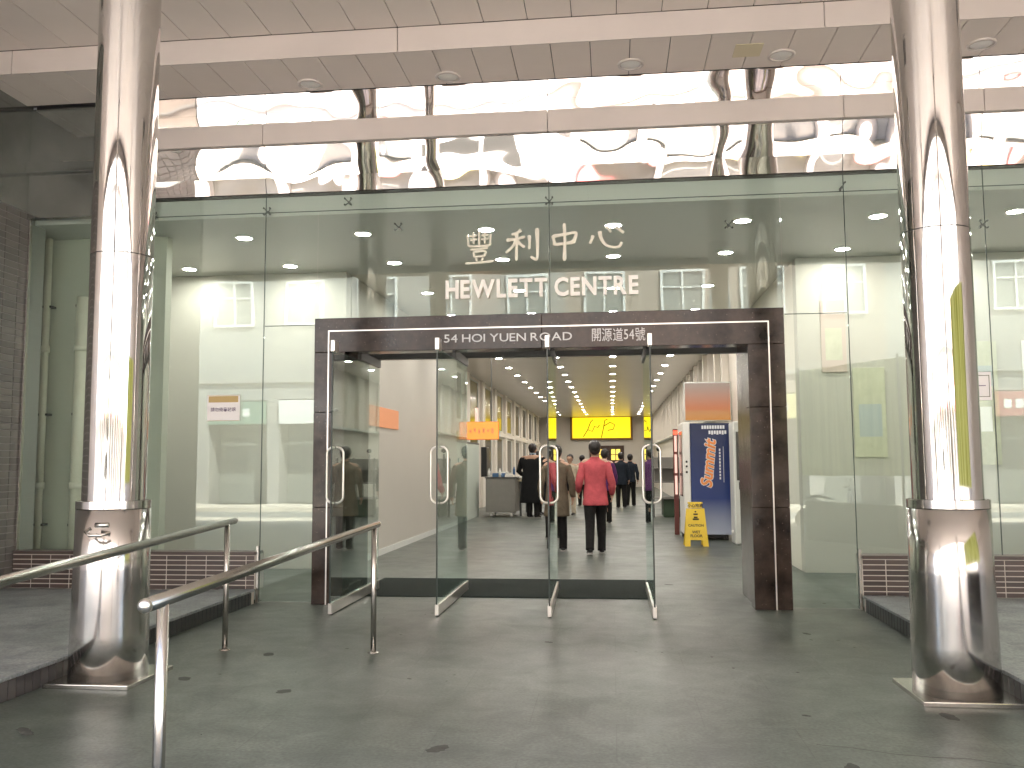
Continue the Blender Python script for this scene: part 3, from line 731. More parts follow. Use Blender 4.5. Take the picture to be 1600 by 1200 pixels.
rp.color_ramp.elements[0].color = (1, .42, .08, 1); rp.color_ramp.elements[1].color = (.62, .50, .42, 1); rp.color_ramp.elements[1].position = .95
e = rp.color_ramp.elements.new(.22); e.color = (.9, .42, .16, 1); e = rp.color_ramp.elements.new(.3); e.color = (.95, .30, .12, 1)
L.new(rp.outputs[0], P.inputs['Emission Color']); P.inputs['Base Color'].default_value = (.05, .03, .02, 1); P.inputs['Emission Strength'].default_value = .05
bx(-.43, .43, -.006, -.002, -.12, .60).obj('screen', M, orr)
rs_ = thing('light_strip', (1.19, 17.2, 0), 'tall red and white lit strip post beside the vending machine', 'light')
MT['red'] = mat('red_plastic', (.13, .025, .02), .35)
MB().bbox(-.045, .045, -.03, .03, 0, 1.98, .01).obj('post', 'red', rs_)
MT['pinkw'] = emis('pale_strip_light', (1, .62, .52), .09)
for z0, z1 in ((.75, 1.1), (1.15, 1.5), (1.55, 1.85)): bx(-.022, .022, -.036, -.0305, z0, z1).obj('lamp', 'pinkw', rs_)
MB().bbox(-.04, .04, -.037, -.0305, 1.87, 1.95, .002).obj('lamp', 'ledr', rs_)
sk = tag(MB().bbox(-3.92, -3.84, 25.5, 25.62, 2.3, 2.95, .01).obj('light_strip', 'pinkw'), 'small upright pale red light on the far left wall', 'light')
dd = thing('doorway', (-.3, 50.15, 0), 'dark brown doorway with yellow lit window panes at the end of the corridor', 'door')
MB().bbox(-.95, .95, -.04, .0, 0, 2.3, .01).obj('frame', 'brown', dd)
for x in (-.85, -.42, .25, .52):
    for z in (1.5, 1.82): bx(x, x+.22, -.05, -.042, z, z+.28).obj('window', 'ledg', dd)

# ------------------------------------------------------------------ vending machine and wet floor sign
vm = thing('vending_machine', (1.36, 15.95, 0), 'tall blue vending machine with orange sideways lettering', 'vending machine')
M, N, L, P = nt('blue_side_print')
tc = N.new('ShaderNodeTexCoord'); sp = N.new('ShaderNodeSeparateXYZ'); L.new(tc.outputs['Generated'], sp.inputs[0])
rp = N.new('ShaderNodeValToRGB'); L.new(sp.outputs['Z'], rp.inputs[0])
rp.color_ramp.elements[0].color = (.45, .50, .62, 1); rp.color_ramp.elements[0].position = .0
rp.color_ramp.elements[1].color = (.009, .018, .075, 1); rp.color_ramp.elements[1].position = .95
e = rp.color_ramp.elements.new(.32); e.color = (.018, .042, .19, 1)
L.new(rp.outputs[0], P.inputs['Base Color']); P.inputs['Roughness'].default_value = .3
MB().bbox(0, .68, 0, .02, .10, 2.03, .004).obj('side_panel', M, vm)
MB().bbox(-.001, .681, .021, .95, .10, 2.03, .01).obj('body', 'offwhite', vm)
MB().bbox(-.13, -.003, .0, .95, .09, 2.05, .015).obj('front_door', 'white', vm)
bx(-.133, -.131, .12, .80, .75, 1.9).obj('display_window', 'hole', vm)
for z in (1.28, 1.36, 1.18): MB().ball((-.07, -.004, z), (.018, .008, .02)).obj('button', 'black', vm)
for x in (-.08, .6): 
    for y in (.08, .85): MB().lathe([(.03, 0), (.03, .1)], x, y, 14).obj('foot', 'dgrey', vm)
bx(-.02, .6, .06, .9, .04, .09).obj('plinth', 'black', vm)
MT['orp'] = mat('orange_print', (.85, .30, .08), .5); MT['whp'] = mat('white_print', (.75, .76, .80), .5)
me = text_mesh('lettering', 'Summit', .27, 'orp', .003, bold=.008, shear=.25); me.transform(Matrix.Rotation(-math.radians(84), 4, 'Y'))
tag(link('lettering', me, vm, (.31, -.004, 1.32)), 'large orange slanted word reading upward')
me = text_mesh('lettering', 'Summit', .27, 'whp', .001, bold=.018, shear=.25); me.transform(Matrix.Rotation(-math.radians(84), 4, 'Y'))
tag(link('lettering_outline', me, vm, (.31, -.001, 1.32)), 'white outline behind the orange word')
mb = MB()
for k in range(9): mb.box(.20+k*.045, .20+k*.045+.034, -.003, -.0005, 1.93, 1.99)
for k in range(7): mb.box(.32+k*.045, .32+k*.045+.034, -.003, -.0005, 1.84-.01*(k % 2), 1.90)
for k in range(10): mb.box(.49, .515, -.003, -.0005, 1.05+k*.055, 1.09+k*.055)
mb.box(.56, .567, -.003, -.0005, 1.0, 1.62); mb.obj('small_print', 'whp', vm)
ws = thing('wet_floor_sign', (1.33, 14.95, 0), 'yellow folding wet floor sign in front of the blue vending machine', 'floor sign')
MT['yel'] = mat('yellow_plastic', (.72, .50, .03), .45, 0, var=.05)
def board(sgn):
    mb = MB(); T = .70
    def q(x0, x1, z0, z1):
        k = .14; ys = [sgn*k*(1-z/T) for z in (z0, z1)]
        w = lambda x, z: x*(1-.28*z/T)
        vs = []
        for dy in (-.012, .012):
            vs += [(w(x0, z0), ys[0]+dy, z0), (w(x1, z0), ys[0]+dy, z0), (w(x1, z1), ys[1]+dy, z1), (w(x0, z1), ys[1]+dy, z1)]
        mb.add(vs, [(0,1,2,3),(7,6,5,4),(0,4,5,1),(1,5,6,2),(2,6,7,3),(3,7,4,0)])
    q(-.19, .19, .10, .60); q(-.145, .145, .61, T); q(-.19, -.10, 0, .099); q(.10, .19, 0, .099)
    return mb
bo = board(-1).obj('front_board', 'yel', ws); board(1).obj('rear_board', 'yel', ws)
MB().tube([(-.12, 0, .69), (.12, 0, .69)], .014, 8).obj('hinge', 'yel', ws)
MT['ink'] = mat('dark_ink', (.03, .025, .02), .6)
def on_board(txt, size, z):
    me = text_mesh('lettering', txt, size, 'ink', .001, bold=.0015); me.transform(Matrix.Rotation(-math.atan(.14/.7), 4, 'X'))
    link('lettering', me, bo, (0, -.14*(1-z/.7)-.0145, z))
on_board('小心地滑', .062, .645)
mb = MB(); 
for z, hw in ((.51, .035), (.46, .03), (.43, .05)): mb.box(-hw, hw, -.14*(1-z/.7)-.016, -.14*(1-z/.7)-.0125, z-.012, z+.012)
mb.ball((0, -.14*(1-.56/.7)-.014, .545), (.016, .003, .016)); mb.obj('pictogram', 'ink', bo)
on_board('CAUTION', .055, .33); on_board('WET', .06, .225); on_board('FLOOR', .06, .165)
# grey cabinet / terminal beyond
cb = thing('service_terminal', (2.1, 15.1, 0), 'slim pale terminal with a dark screen between the vending machine and the stone jamb', 'terminal')
MB().bbox(-.12, .19, 0, .5, 0, 2.02, .03).obj('body', 'offwhite', cb)
MB().bbox(-.07, .15, -.012, -.001, 1.05, 1.85, .004).obj('screen', 'hole', cb)
MB().bbox(-.04, .05, -.03, -.001, .90, 1.02, .004).obj('card_reader', 'black', cb)
MB().ball((-.16, -.02, .22), (.02, .02, .03)).obj('socket', 'white', cb)

# ------------------------------------------------------------------ barrier rack on the right side
gt = thing('display_rack', (1.0, 22.5, 0), 'dark rack with glass shelves beside the corridor wall behind the rightmost door', 'rack')
for x, y in ((-.0, 0), (.95, 0), (0, 1.4), (.95, 1.4)): MB().tube([(x, y, 0), (x, y, 1.5)], .02, 10).obj('post', 'dgrey', gt)
for z in (.45, .85, 1.2): MB().bbox(-.02, .97, -.03, 1.43, z, z+.025, .004).obj('shelf', 'grey', gt)
MT['dkgreen'] = mat('dark_green_plastic', (.03, .06, .03), .5); 
MB().bbox(.25, .9, .1, 1.2, 0, .44, .02).obj('bin', 'dkgreen', gt); MB().bbox(.05, .9, .5, .56, .88, 1.48, .01).obj('back_panel', 'grey', gt)
cmn = tag(MB().tube([(1.15, 22.6, 1.22), (1.15, 22.6, 1.6)], .02, 8).ball((1.15, 22.6, 1.68), .06).obj('bell_post', 'black'), 'small dark knob standing on the rack at the right', 'ornament')

# ------------------------------------------------------------------ desk and the things on it
dk = thing('reception_desk', (-3.2, 22.6, 0), 'grey desk on castors beside the low partition', 'desk')
MB().bbox(0, .76, 0, 1.1, .12, .97, .008).obj('cabinet', 'grey', dk)
MB().bbox(-.02, .80, -.02, 1.15, .972, 1.0, .006).obj('top', 'dgrey', dk)
bx(.03, .73, -.008, -.001, .17, .93).obj('front_panel', 'grey', dk)
for x in (.12, .64):
    for y in (.08, 1.0): MB().tube([(x-.02, y, .045), (x+.02, y, .045)], .045, 14).obj('castor', 'white', dk)
MT['blue'] = mat('blue_plastic', (.06, .14, .28), .5); MT['paperw'] = mat('plain_paper', (.72, .70, .66), .7, 0, var=.05)
MT['ybag'] = mat('cream_packet', (.62, .54, .36), .6, 0, var=.15)
def item(name, mb, mt, lab, cat): return tag(mb.obj(name, mt), lab, cat)
item('plastic_tray', MB().bbox(-3.05, -2.75, 22.75, 23.1, 1.002, 1.1, .01), 'blue', 'blue plastic tray on the grey desk', 'tray')
item('paper_stack', MB().bbox(-2.72, -2.5, 22.7, 23.0, 1.002, 1.06, .003), 'paperw', 'low stack of white papers on the right of the grey desk', 'papers')
item('water_bottle', MB().lathe([(.035, 1.002), (.035, 1.15), (.014, 1.19), (.014, 1.22)], -3.13, 22.75, 16), 'white', 'small clear white bottle at the left end of the grey desk', 'bottle')
item('telephone', MB().bbox(-2.95, -2.78, 23.2, 23.4, 1.002, 1.08, .02).tube([(-2.98, 23.22, 1.11), (-2.75, 23.22, 1.11)], .02, 8), 'white', 'white telephone at the back of the grey desk', 'telephone')
for k, (x_, y_, hh_) in enumerate(((-2.85, 22.72, .16), (-2.66, 22.78, .10), (-2.55, 23.3, .2))):
    item('cup' if k == 1 else 'bottle', MB().lathe([(.03, 1.062 if k == 1 else 1.002), (.034, 1.0+hh_*.6+.06), (.016, 1.0+hh_*.85+.06), (.016, 1.06+hh_)], x_, y_, 14), ('white', 'paperw', 'blue')[k],
         ('small white bottle on the grey desk in front of the blue tray', 'paper cup standing on the white papers on the grey desk', 'blue bottle at the right back of the grey desk')[k], ('bottle', 'cup', 'bottle')[k])
tb = thing('side_table', (-2.42, 23.1, 0), 'long table heaped with packets behind the grey desk', 'table')
MB().bbox(0, .75, 0, 1.8, .88, .92, .005).obj('top', 'ybag', tb)
for x in (.05, .7):
    for y in (.06, 1.74): MB().bbox(x-.025, x+.025, y-.025, y+.025, 0, .878, .003).obj('leg', 'dgrey', tb)
for k, (x, y, s_, mt) in enumerate(((.12, .15, .11, 'paperw'), (.33, .2, .12, 'ybag'), (.55, .18, .1, 'paperw'), (.2, .6, .13, 'ybag'), (.5, .65, .13, 'paperw'))):
    mb = MB().ball((0, 0, 0), (s_*1.25, s_, s_*.5)); mb.v = [(a+.012*noise.noise(Vector((a*30, b*30, c*30+k))), b, c) for a, b, c in mb.v]
    tag(mb.obj('packet', mt, None, (-2.42+x, 23.1+y, .92+s_*.46)), ['crumpled white packet at the left front of the long table', 'cream packet in the front middle of the long table', 'small white packet at the right front of the long table', 'cream packet lying further back on the long table', 'large white packet at the back of the long table'][k], 'packet', 'packets on the long table')

# ------------------------------------------------------------------ people
def rot2(x, y, a): return x*math.cos(a)-y*math.sin(a), x*math.sin(a)+y*math.cos(a)
def skin_mesh(name, verts, edges, rad, mt, sub=1):
    me = bpy.data.meshes.new(name); me.from_pydata(verts, edges, []); o = bpy.data.objects.new(name, me); COL.objects.link(o)
    sk_ = o.modifiers.new('s', 'SKIN'); 
    if not me.skin_vertices: 
        bm = bmesh.new(); bm.from_mesh(me); bm.verts.layers.skin.verify(); bm.to_mesh(me); bm.free()
    for i, r in enumerate(rad):
        me.skin_vertices[0].data[i].radius = r if hasattr(r, '__len__') else (r, r)
    me.skin_vertices[0].data[0].use_root = True
    ss = o.modifiers.new('d', 'SUBSURF'); ss.levels = sub; ss.render_levels = sub
    r = bpy.data.meshes.new_from_object(o.evaluated_get(DG())); bpy.data.objects.remove(o)
    r.materials.clear(); r.materials.append(MT[mt] if isinstance(mt, str) else mt)
    r.polygons.foreach_set('use_smooth', [True]*len(r.polygons))
    return r
def shade(c, k): return tuple(v*k for v in c)
def fabric(name, c): return mat(name, c, .85, 0, var=.22, scale=7, bump=.8, bscale=22, spec=.2)
MT['skin'] = mat('skin', (.42, .25, .17), .5, 0, var=.06); MT['hair'] = mat('black_hair', (.014, .010, .009), .45, 0, var=.3, scale=30, bump=.7, bscale=60)
MT['greyhair'] = mat('dark_grey_hair', (.05, .045, .042), .5, 0, var=.3, scale=30, bump=.7, bscale=60)
def person(x, y, H, rz, lab, top, pants, hem=.44, stride=0.0, hair='hair', hairlen=0, arml=(0, 0), armr=(0, 0), width=1.0, shoes='black', fingers=True, group=None, collar=None):
    """facing local +Y. arml/armr = (forward swing of elbow, forward swing of hand) in body heights; hem = height of the coat hem"""
    t = thing('person', (x, y, 0), lab, 'person', group, rz)
    h = H; V = []; Ed = []; R_ = []
    def v(p, r): V.append((p[0]*h, p[1]*h, p[2]*h)); R_.append(r*h if not hasattr(r, '__len__') else (r[0]*h, r[1]*h)); return len(V)-1
    def ch(i, lst):
        for p, r in lst: j = v(p, r); Ed.append((i, j)); i = j
        return i
    w = width
    pel = v((0, 0, .53), (.075*w, .06))
    top_ = ch(pel, [((0, -.004, .62), (.068*w, .052)), ((0, -.004, .72), (.080*w, .058)), ((0, 0, .79), (.072*w, .052))])
    neck = ch(top_, [((0, .006, .845), .031), ((0, .012, .875), .034)])
    hd = ch(neck, [((0, .018, .915), (.046, .052)), ((0, .012, .955), (.047, .054)), ((0, .008, .978), (.034, .040))])
    ch(hd-2, [((0, .075, .906), .009)])           # nose
    for s in (-1, 1): ch(hd-2, [((s*.050, .008, .912), .009)])   # ears
    st = stride
    feet = {}
    for s in (-1, 1):
        f = st*s
        knee = (s*.050, f*.55+abs(f)*.25, .285); ank = (s*.054, f-(.02 if f < 0 else 0), .045+(.05*abs(f)/.1 if f < 0 else 0)*.5)
        feet[s] = (ank, f)
        ch(pel, [((s*.048, f*.1, .48), .050), (knee, .034), ((s*.046, (knee[1]+ank[1])/2-.01, .17), .031), (ank, .019)])
        aw = arml if s < 0 else armr
        el = (s*(.135*w), -.015+aw[0], .625); ha = (s*(.140*w-.02*(abs(aw[1]) > .1)), .0+aw[1], .50+max(0, aw[1])*.55)
        wr = ch(top_, [((s*.085*w, 0, .805), .036), ((s*.118*w, -.002, .775), .030), (el, .024), (ha, .016)])
        d = Vector((0, max(0, aw[1])*1.2, -1)).normalized() if aw[1] > .02 else Vector((0, .1, -1)).normalized()
        hp = Vector(ha); pm = ch(wr, [(tuple(hp+d*.028), (.020, .010))])
        if fingers:
            for k, (o_, l_) in enumerate(((-.014, .030), (-.005, .036), (.005, .034), (.013, .027))):
                b = hp+d*.040+Vector((0, o_, 0)); e1 = b+d*l_*.55; e2 = b+d*l_+Vector((-s*.012, .002, 0))
                ch(pm, [(tuple(b), .0052), (tuple(e1), .0048), (tuple(e2), .0042)])
            ch(wr, [(tuple(hp+d*.018+Vector((-s*.004, .020, 0))), .0058), (tuple(hp+d*.038+Vector((-s*.008, .027, 0))), .005)])
    link('body', skin_mesh('body', V, Ed, R_, 'skin'), t)
    # hair: cap over skull and nape
    mb = MB(); mb.ball((0, -.004*h, .945*h), (.056*h, .064*h, .060*h), 24, 16)
    if hairlen: mb.ball((0, -.022*h, (.945-hairlen*.5)*h), (.052*h, .036*h, hairlen*.75*h), 20, 12)
    else: mb.ball((0, -.020*h, .915*h), (.047*h, .036*h, .042*h), 20, 12)
    vv = []
    for a, b, c in mb.v:
        p = Vector((a, b, c)); n = noise.noise(p*28)*.010+noise.noise(p*70)*.006
        if b > .042*h and c < .955*h: b = .040*h
        vv.append((a*(1+n*4), b*(1+n*2), c+n*.5))
    mb.v = vv; mb.obj('hair', hair, t)
    # coat
    mb = MB(); fl = 1.05+.06*(hem < .42)
    prof = [(hem, .100*fl*w, .078*fl), (hem+.012, .102*fl*w, .080*fl), (.50, .101*w, .078), (.56, .096*w, .074), (.62, .090*w, .070), (.68, .095*w, .072), (.74, .106*w, .072), (.78, .112*w, .068), (.805, .104*w, .058), (.822, .078*w, .046), (.838, .048, .040), (.856, .040, .040)]
    prof = [p for p in prof if p[0] >= hem]
    n = 36; vs = []
    for i, (z, a, b) in enumerate(prof):
        for k in range(n):
            th = 2*math.pi*k/n; fx = abs(math.cos(th))**.85*math.copysign(1, math.cos(th)); fy = abs(math.sin(th))**.9*math.copysign(1, math.sin(th))
            q = 1+.030*noise.noise(Vector((th*2.2, z*9, x+H)))*(1 if z < .78 else .3)+ (.022*math.sin(th*5+z*14) if z < .6 else 0)
            vs.append((a*fx*q*h, (b*fy*q-.004)*h, z*h))
    fs = [(i*n+k, i*n+(k+1) % n, (i+1)*n+(k+1) % n, (i+1)*n+k) for i in range(len(prof)-1) for k in range(n)]
    mb.add(vs, fs, True)
    mb.f.append(tuple(reversed(range(n)))); mb.sm.append(False)
    for s in (-1, 1):
        aw = arml if s < 0 else armr
        el = Vector((s*(.137*w), -.015+aw[0], .625)); ha = Vector((s*(.140*w-.02*(abs(aw[1]) > .1)), .0+aw[1], .50+max(0, aw[1])*.55))
        sh = Vector((s*.098*w, -.002, .785)); p = [Vector((s*.075*w, 0, .802)), sh, sh.lerp(el, .3), sh.lerp(el, .65), el, el.lerp(ha, .35), el.lerp(ha, .7), el.lerp(ha, .96)]
        r = [.030, .038, .038, .036, .034, .031, .028, .026]
        vs0 = len(mb.v); mb.tube([q*h for q in p], [q*h for q in r], 18)
        for i in range(vs0, len(mb.v)):
            a, b, c = mb.v[i]; q = noise.noise(Vector((a, b, c))*14+Vector((x, y, 0)))*.012; mb.v[i] = (a+q, b+q, c)
    mb.obj('coat', top, t)
    if collar: MB().lathe([(.044*h, .835*h), (.046*h, .868*h), (.040*h, .872*h)], 0, 0, 24, cap=False).obj('collar', collar, t)
    # trousers
    mb = MB()
    for s in (-1, 1):
        ank, f = feet[s]; knee = Vector((s*.050, f*.55+abs(f)*.25, .285)); an = Vector(ank); hp = Vector((s*.046, f*.1, .50))
        p = [hp, hp.lerp(knee, .35), hp.lerp(knee, .75), knee, knee.lerp(an, .3), knee.lerp(an, .65), an+Vector((0, 0, .0)), an+Vector((0, 0, -.02))]
        r = [.060, .056, .048, .044, .042, .038, .036, .037]
        v0 = len(mb.v); mb.tube([q*h for q in p], [q*h for q in r], 20)
        for i in range(v0, len(mb.v)):
            a, b, c = mb.v[i]; q = noise.noise(Vector((a*9, b*9, c*6))+Vector((y, s, 0)))*.010; mb.v[i] = (a+q, b+q, c)
    mb.obj('trousers', pants, t)
    for s in (-1, 1):
        (ax, ay, az), f = feet[s]
        lift = az-.045; p = [(ax, ay-.035, .022+lift), (ax, ay-.01, .028+lift), (ax, ay+.03, .026+lift*.5), (ax+s*.004, ay+.07, .018+max(0, lift*.0)), (ax+s*.004, ay+.098, .012)]
        MB().tube([tuple(q*h for q in a) for a in p], [q*h for q in (.012, .024, .022, .016, .005)], 14, ry=[q*h for q in (.020, .024, .027, .028, .014)], upv=(0, 0, 1)).obj('shoe', shoes, t)
        MB().bbox((ax-.024)*h, (ax+.024)*h, (ay-.045)*h, (ay+.095)*h, (.001)*h+lift*h*.6, .010*h+lift*h*.6, .003).obj('sole', 'sole', t)
    return t
MT['sole'] = mat('pale_sole', (.35, .34, .32), .7)
for nm, c in (('f_red', (.46, .085, .10)), ('f_tan', (.125, .10, .07)), ('f_black', (.012, .012, .013)), ('f_navy', (.018, .024, .034)), ('f_purple', (.10, .03, .11)),
              ('f_cream', (.55, .47, .36)), ('f_pants', (.014, .013, .013)), ('f_brown', (.09, .06, .045)), ('f_lightblue', (.28, .33, .38)), ('f_pink', (.55, .33, .27))): MT[nm] = fabric(nm, c)
person(-.26, 13.5, 1.68, .04, 'person seen from behind in a rose red hip-length jacket and black trousers, walking in', 'f_red', 'f_pants', hem=.43, stride=.085, arml=(-.02, .10), armr=(-.015, .05), width=1.06)
person(-.86, 13.9, 1.63, -.05, 'person seen from behind in a long tan coat behind the third glass door', 'f_tan', 'f_pants', hem=.33, stride=.02, arml=(-.01, .02), armr=(0, .01), width=1.08)
person(-1.05, 16.1, 1.70, .2, 'person with black hair in dark clothes half hidden behind the tan coat', 'f_black', 'f_pants', hem=.40, hair='greyhair', width=1.05)
person(-1.97, 22.3, 1.84, -.4, 'tall person in a long black coat with a pale sleeve patch by the packet table', 'f_black', 'f_pants', hem=.20, width=1.65, arml=(.03, .12), collar='f_lightblue')
person(-1.95, 23.6, 1.66, -1.9, 'person in black standing behind the packet table', 'f_black', 'f_pants', hem=.42, width=1.1, arml=(.04, .14), armr=(.04, .14))
person(-.17, 20.2, 1.66, .1, 'person in a purple jacket partly hidden behind the red jacket', 'f_purple', 'f_pants', hem=.44, stride=.04, armr=(0, .03))
person(.25, 27.0, 1.66, .1, 'person in a dark navy coat walking beside another far down the corridor', 'f_navy', 'f_pants', hem=.42, stride=-.03)
person(.55, 28.2, 1.62, -.1, 'person in a short black jacket walking far down the corridor, right of the navy coat', 'f_navy', 'f_pants', hem=.46, stride=.045)
person(-1.1, 23.5, 1.58, 2.9, 'person in a cream top facing the doors in the middle of the corridor', 'f_cream', 'f_cream', hem=.40, width=1.15)
person(-.95, 28.5, 1.60, .3, 'person with brown hair in a pale pink top in the crowd beyond the cream top', 'f_pink', 'f_pants', hem=.42)
person(-.62, 31.5, 1.62, 2.8, 'person in a brown jacket at the back of the crowd', 'f_brown', 'f_pants', hem=.44)

# ------------------------------------------------------------------ posters behind the right glass
def poster(x, y, z, w, h_, mt, lab, marks):
    t = thing('wall_poster', (x, y, z), lab, 'poster', 'posters on the right bay wall')
    MB().bbox(-w/2, w/2, -.008, 0, -h_/2, h_/2, .002).obj('sheet', mt, t)
    for a in marks: bx(a[0], a[1], -.0095, -.0085, a[2], a[3]).obj('print', a[4], t)
MT['postery'] = mat('pale_yellow_poster', (.50, .50, .38), .5, 0, var=.08); MT['posterb'] = mat('pale_blue_print', (.40, .44, .44), .5); MT['posterp'] = mat('pale_pink_print', (.52, .42, .37), .5)
poster(4.45, 11.39, 2.05, .42, 1.5, 'postery', 'tall pale yellow poster with blue blocks behind the right glass', [(-.15, .15, .2, .45, 'posterb'), (-.15, .12, -.35, -.05, 'white')])
poster(3.15, 11.39, 1.95, .38, 1.1, 'postery', 'pale yellow poster just left of the right column behind the glass', [(-.13, .14, -.3, .1, 'posterb')])
poster(5.15, 11.39, 2.05, .40, 1.5, 'white', 'white poster at the far right behind the glass', [(-.15, .15, -.2, .3, 'posterp')])
poster(2.75, 11.39, 2.9, .3, .9, 'posterp', 'pinkish upright poster high on the wall right of the doorway', [(-.1, .1, -.3, .1, 'postery')])

# ------------------------------------------------------------------ own building above the canopy
struct('upper_building', bx(-20, 20, 8.9, 50, 6.1, 9.0), 'fascia')
struct('building_flank', bx(-20, -9.5, -.4, 50, -.1, 6.1), 'fascia')
struct('building_flank', bx(9.5, 20, -.4, 50, -.1, 6.1), 'fascia')

# ------------------------------------------------------------------ across the street (seen in the steel and the glass)
MT['facA'] = mat('sunlit_cream_render', (.31, .29, .27), .8, 0, var=.08, scale=.7)
MT['facB'] = mat('sunlit_apricot_render', (.34, .27, .225), .8, 0, var=.08, scale=.7)
MT['facC'] = mat('sunlit_grey_render', (.29, .285, .275), .8, 0, var=.08, scale=.7)
MT['shopglass'] = mat('pale_shop_window', (.22, .22, .20), .15, spec=.8)
MT['shopred'] = mat('red_shop_board', (.42, .13, .12), .45); MT['shopyel'] = mat('yellow_shop_board', (.62, .55, .25), .45); MT['shopgrn'] = mat('green_shop_board', (.16, .26, .20), .45)
def building(x0, x1, mt, lab, boards, hh):
    y = -13.0; t = thing('street_building', ((x0+x1)/2, y, 0), lab, 'building', 'buildings across the street'); c = (x0+x1)/2
    X0, X1 = x0-c, x1-c
    bx(X0, X1, -9, 0, 3.6, hh).obj('wall', mt, t); bx(X0, X1, -9, -1.2, -.1, 3.6).obj('shop_back', 'facC', t)
    n = max(2, int((x1-x0)/2.4)); st = (x1-x0)/n
    fr = MB(); w, hg = 1.25, 1.45
    for a in ((-w/2-.08, w/2+.08, -.08, 0), (-w/2-.08, w/2+.08, hg, hg+.08), (-w/2-.08, -w/2, 0, hg), (w/2, w/2+.08, 0, hg), (-.03, .03, 0, hg), (-w/2, -.031, hg*.62, hg*.62+.05), (.031, w/2, hg*.62, hg*.62+.05)): fr.box(a[0], a[1], .0, .10, a[2], a[3])
    frm = fr.mesh('window_frame', 'white'); pn = bx(-w/2, w/2, .01, .04, 0, hg).mesh('window', 'shopglass'); ac = MB().bbox(-.38, .38, .002, .42, 0, .5, .02).mesh('air_conditioner', 'offwhite')
    k = 0
    for i in range(n):
        xx = X0+st*(i+.5); z = 6.3
        while z < min(hh-2, 17):
            q = link('window', pn, t, (xx, 0, z)); link('window_frame', frm, q)
            if (i*3+k) % 4 == 1: link('air_conditioner', ac, t, (xx+.05, .0, z-.75))
            z += 3.0; k += 1
        MB().bbox(xx-st/2, xx-st/2+.45, -1.19, .02, -.1, 3.598, .02).obj('pier', 'facA', t)
        b = boards[i % len(boards)]; MB().bbox(xx-st/2+.47, xx+st/2-.02, .0, .14, 2.75, 3.55, .02).obj('shop_sign', b, t)
        mb = MB()
        for j in range(4): mb.box(xx-.65+j*.36, xx-.65+j*.36+.24, .142, .15, 3.0, 3.3)
        mb.obj('sign_blocks', 'white', t)
        bx(xx-st/2+.47, xx+st/2-.02, -.9, -.86, -.02, 2.74).obj('shop_window', 'shopglass', t)
    for z in (4.2, 8.4, 11.4): bx(X0, X1, .001, .12, z, z+.16).obj('ledge', 'facA', t)
building(-30, -12, 'facC', 'grey rendered building across the street at the far left, seen mirrored', ['shopgrn', 'white'], 17)
building(-12, -1.5, 'facA', 'cream building with white window frames across the street, seen mirrored', ['white', 'shopred', 'shopyel'], 16)
building(-1.5, 9, 'facB', 'apricot building with white window frames across the street, seen mirrored', ['shopred', 'white', 'shopyel'], 15)
building(9, 28, 'facA', 'long cream building across the street at the far right, seen mirrored', ['shopyel', 'shopred', 'white'], 18)
# yellow-green banner standing on the right platform, just outside the frame
yb = thing('banner_stand', (3.5, 3.4, .142), 'wide yellow-green banner stand on the right platform, seen in the steel columns', 'banner', rz=1.04)
M, N, L, P = nt('yellow_green_lightbox')
tc = N.new('ShaderNodeTexCoord'); mp = N.new('ShaderNodeMapping'); mp.inputs['Scale'].default_value = (5, 5, .25); L.new(tc.outputs['Object'], mp.inputs[0])
b = N.new('ShaderNodeTexNoise'); b.inputs['Scale'].default_value = 2.5; b.inputs['Detail'].default_value = 4; L.new(mp.outputs[0], b.inputs[0])
rp = N.new('ShaderNodeValToRGB'); rp.color_ramp.elements[0].position = .38; rp.color_ramp.elements[1].position = .62
rp.color_ramp.elements[0].color = (.34, .36, .05, 1); rp.color_ramp.elements[1].color = (.80, .80, .30, 1); L.new(b.outputs[0], rp.inputs[0])
L.new(rp.outputs[0], P.inputs['Emission Color']); L.new(rp.outputs[0], P.inputs['Base Color']); P.inputs['Emission Strength'].default_value = .05
MT['ygreen'] = M
MB().bbox(-1.1, 1.1, -.01, .01, 1.0, 2.65, .003).obj('banner', 'ygreen', yb)
MB().bbox(-.9, .9, -.06, .06, .0, .6, .02).obj('base', 'black', yb)
for x in (-1.0, 1.0): MB().tube([(x, .03, 0), (x, .03, 2.7)], .018, 8).obj('pole', 'dgrey', yb)
for k in range(5): bx(-.8, .3+.1*k, -.013, -.0105, 1.2+k*.27, 1.24+k*.27).obj('print', 'scrib', yb)
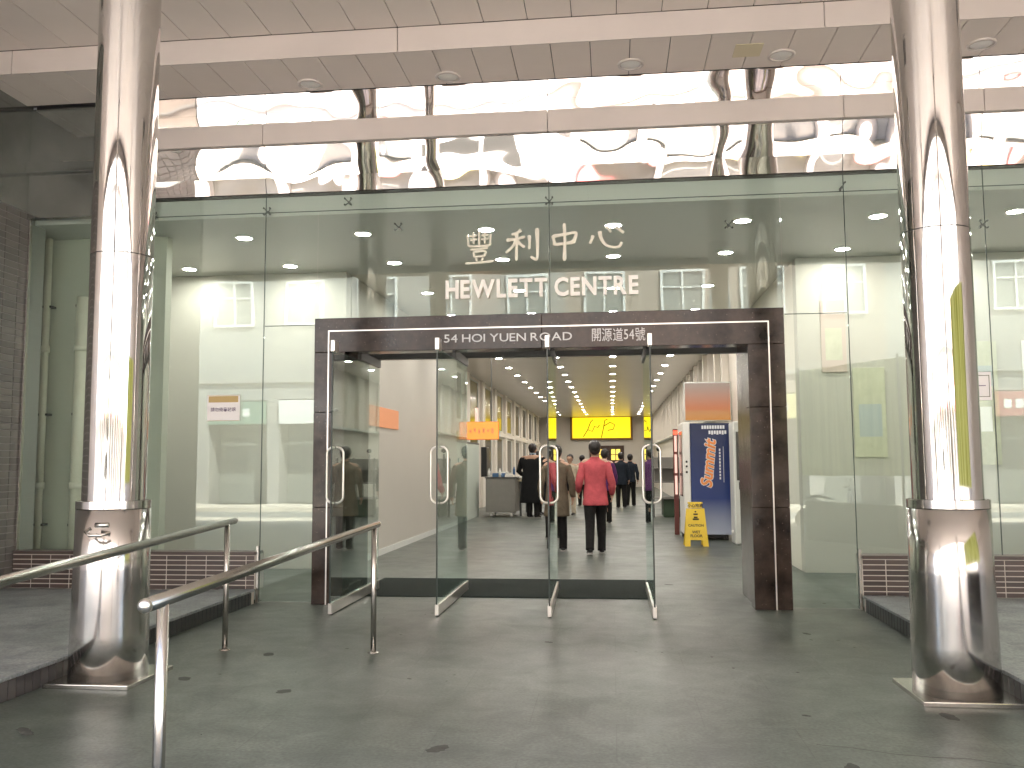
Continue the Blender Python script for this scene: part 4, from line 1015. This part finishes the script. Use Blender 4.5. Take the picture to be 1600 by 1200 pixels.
# parked scooter reflected low in the right glass
sc = thing('scooter', (4.4, -1.6, -.02), 'white parked scooter on the pavement, seen as a reflection in the right glass', 'scooter', rz=.1); sc.scale = (.85, .85, .85)
def wheel(x):
    w_ = MB(); pts = [(x+.21*math.cos(a), 0, .25+.21*math.sin(a)) for a in [2*math.pi*k/28 for k in range(29)]]
    w_.tube(pts, .045, 10, cap=False, upv=(0, 1, 0)); o = w_.obj('wheel', 'black', sc)
    MB().tube([(x, -.03, .25), (x, .03, .25)], .16, 24).obj('rim', 'satin', o)
wheel(-.6); wheel(.62)
MB().tube([(-.75, 0, .62), (-.45, 0, .66), (-.15, 0, .55), (.05, 0, .32), (.3, 0, .30)], [.04, .10, .10, .05, .04], 16, ry=[.08, .13, .12, .12, .12]).obj('body', 'white', sc)
MB().tube([(.28, 0, .30), (.42, 0, .62), (.42, 0, .92)], [.06, .07, .05], 14, ry=[.16, .2, .12]).obj('leg_shield', 'white', sc)
MB().tube([(.62, 0, .28), (.5, 0, .62), (.4, 0, .98)], .03, 10).obj('fork', 'satin', sc)
MB().tube([(.33, -.32, 1.02), (.42, -.1, 1.0), (.42, .1, 1.0), (.33, .32, 1.02)], .018, 10).obj('handlebar', 'black', sc)
MB().tube([(-.62, 0, .78), (-.3, 0, .80), (-.02, 0, .74)], [.03, .045, .03], 14, ry=[.09, .11, .08]).obj('seat', 'black', sc)
MB().ball((.5, 0, .9), (.06, .08, .07)).obj('headlight', 'white', sc)
MB().ball((.62, 0, .45), (.2, .06, .05)).obj('mudguard', 'white', sc)
for s in (-1, 1): MB().tube([(.36, s*.26, 1.02), (.4, s*.32, 1.16)], .008, 6).ball((.4, s*.34, 1.2), (.02, .06, .04)).obj('mirror', 'black', sc)
# photographer's side of the street: a white van at the kerb
vn = thing('parked_van', (-3.6, -8.6, -.15), 'white van parked across the street, seen as a reflection', 'van')
MT['carw'] = mat('white_car_paint', (.75, .74, .72), .25, 0, coat=.6)
mb = MB(); prof = [(-2.4, .35), (-2.4, 1.9), (-2.2, 2.05), (1.2, 2.05), (1.85, 1.25), (2.35, 1.05), (2.45, .35)]
n = len(prof); mb.add([(a, -.85, b) for a, b in prof]+[(a, .85, b) for a, b in prof], [tuple(range(n)), tuple(reversed(range(n, 2*n)))]+[(i, n+i, n+(i+1) % n, (i+1) % n) for i in range(n)])
mb.obj('body', 'carw', vn)
for x in (-1.6, 1.55):
    for s in (-1, 1): MB().tube([(x, s*.70, .33), (x, s*.88, .33)], .33, 24).obj('wheel', 'black', vn)
for s in (-1, 1):
    bx(.35, 1.15, *sorted((s*.851, s*.858)), 1.2, 1.8).obj('window', 'hole', vn); bx(-1.9, .1, *sorted((s*.851, s*.858)), 1.25, 1.8).obj('window', 'hole', vn)
bpy.context.view_layer.update()
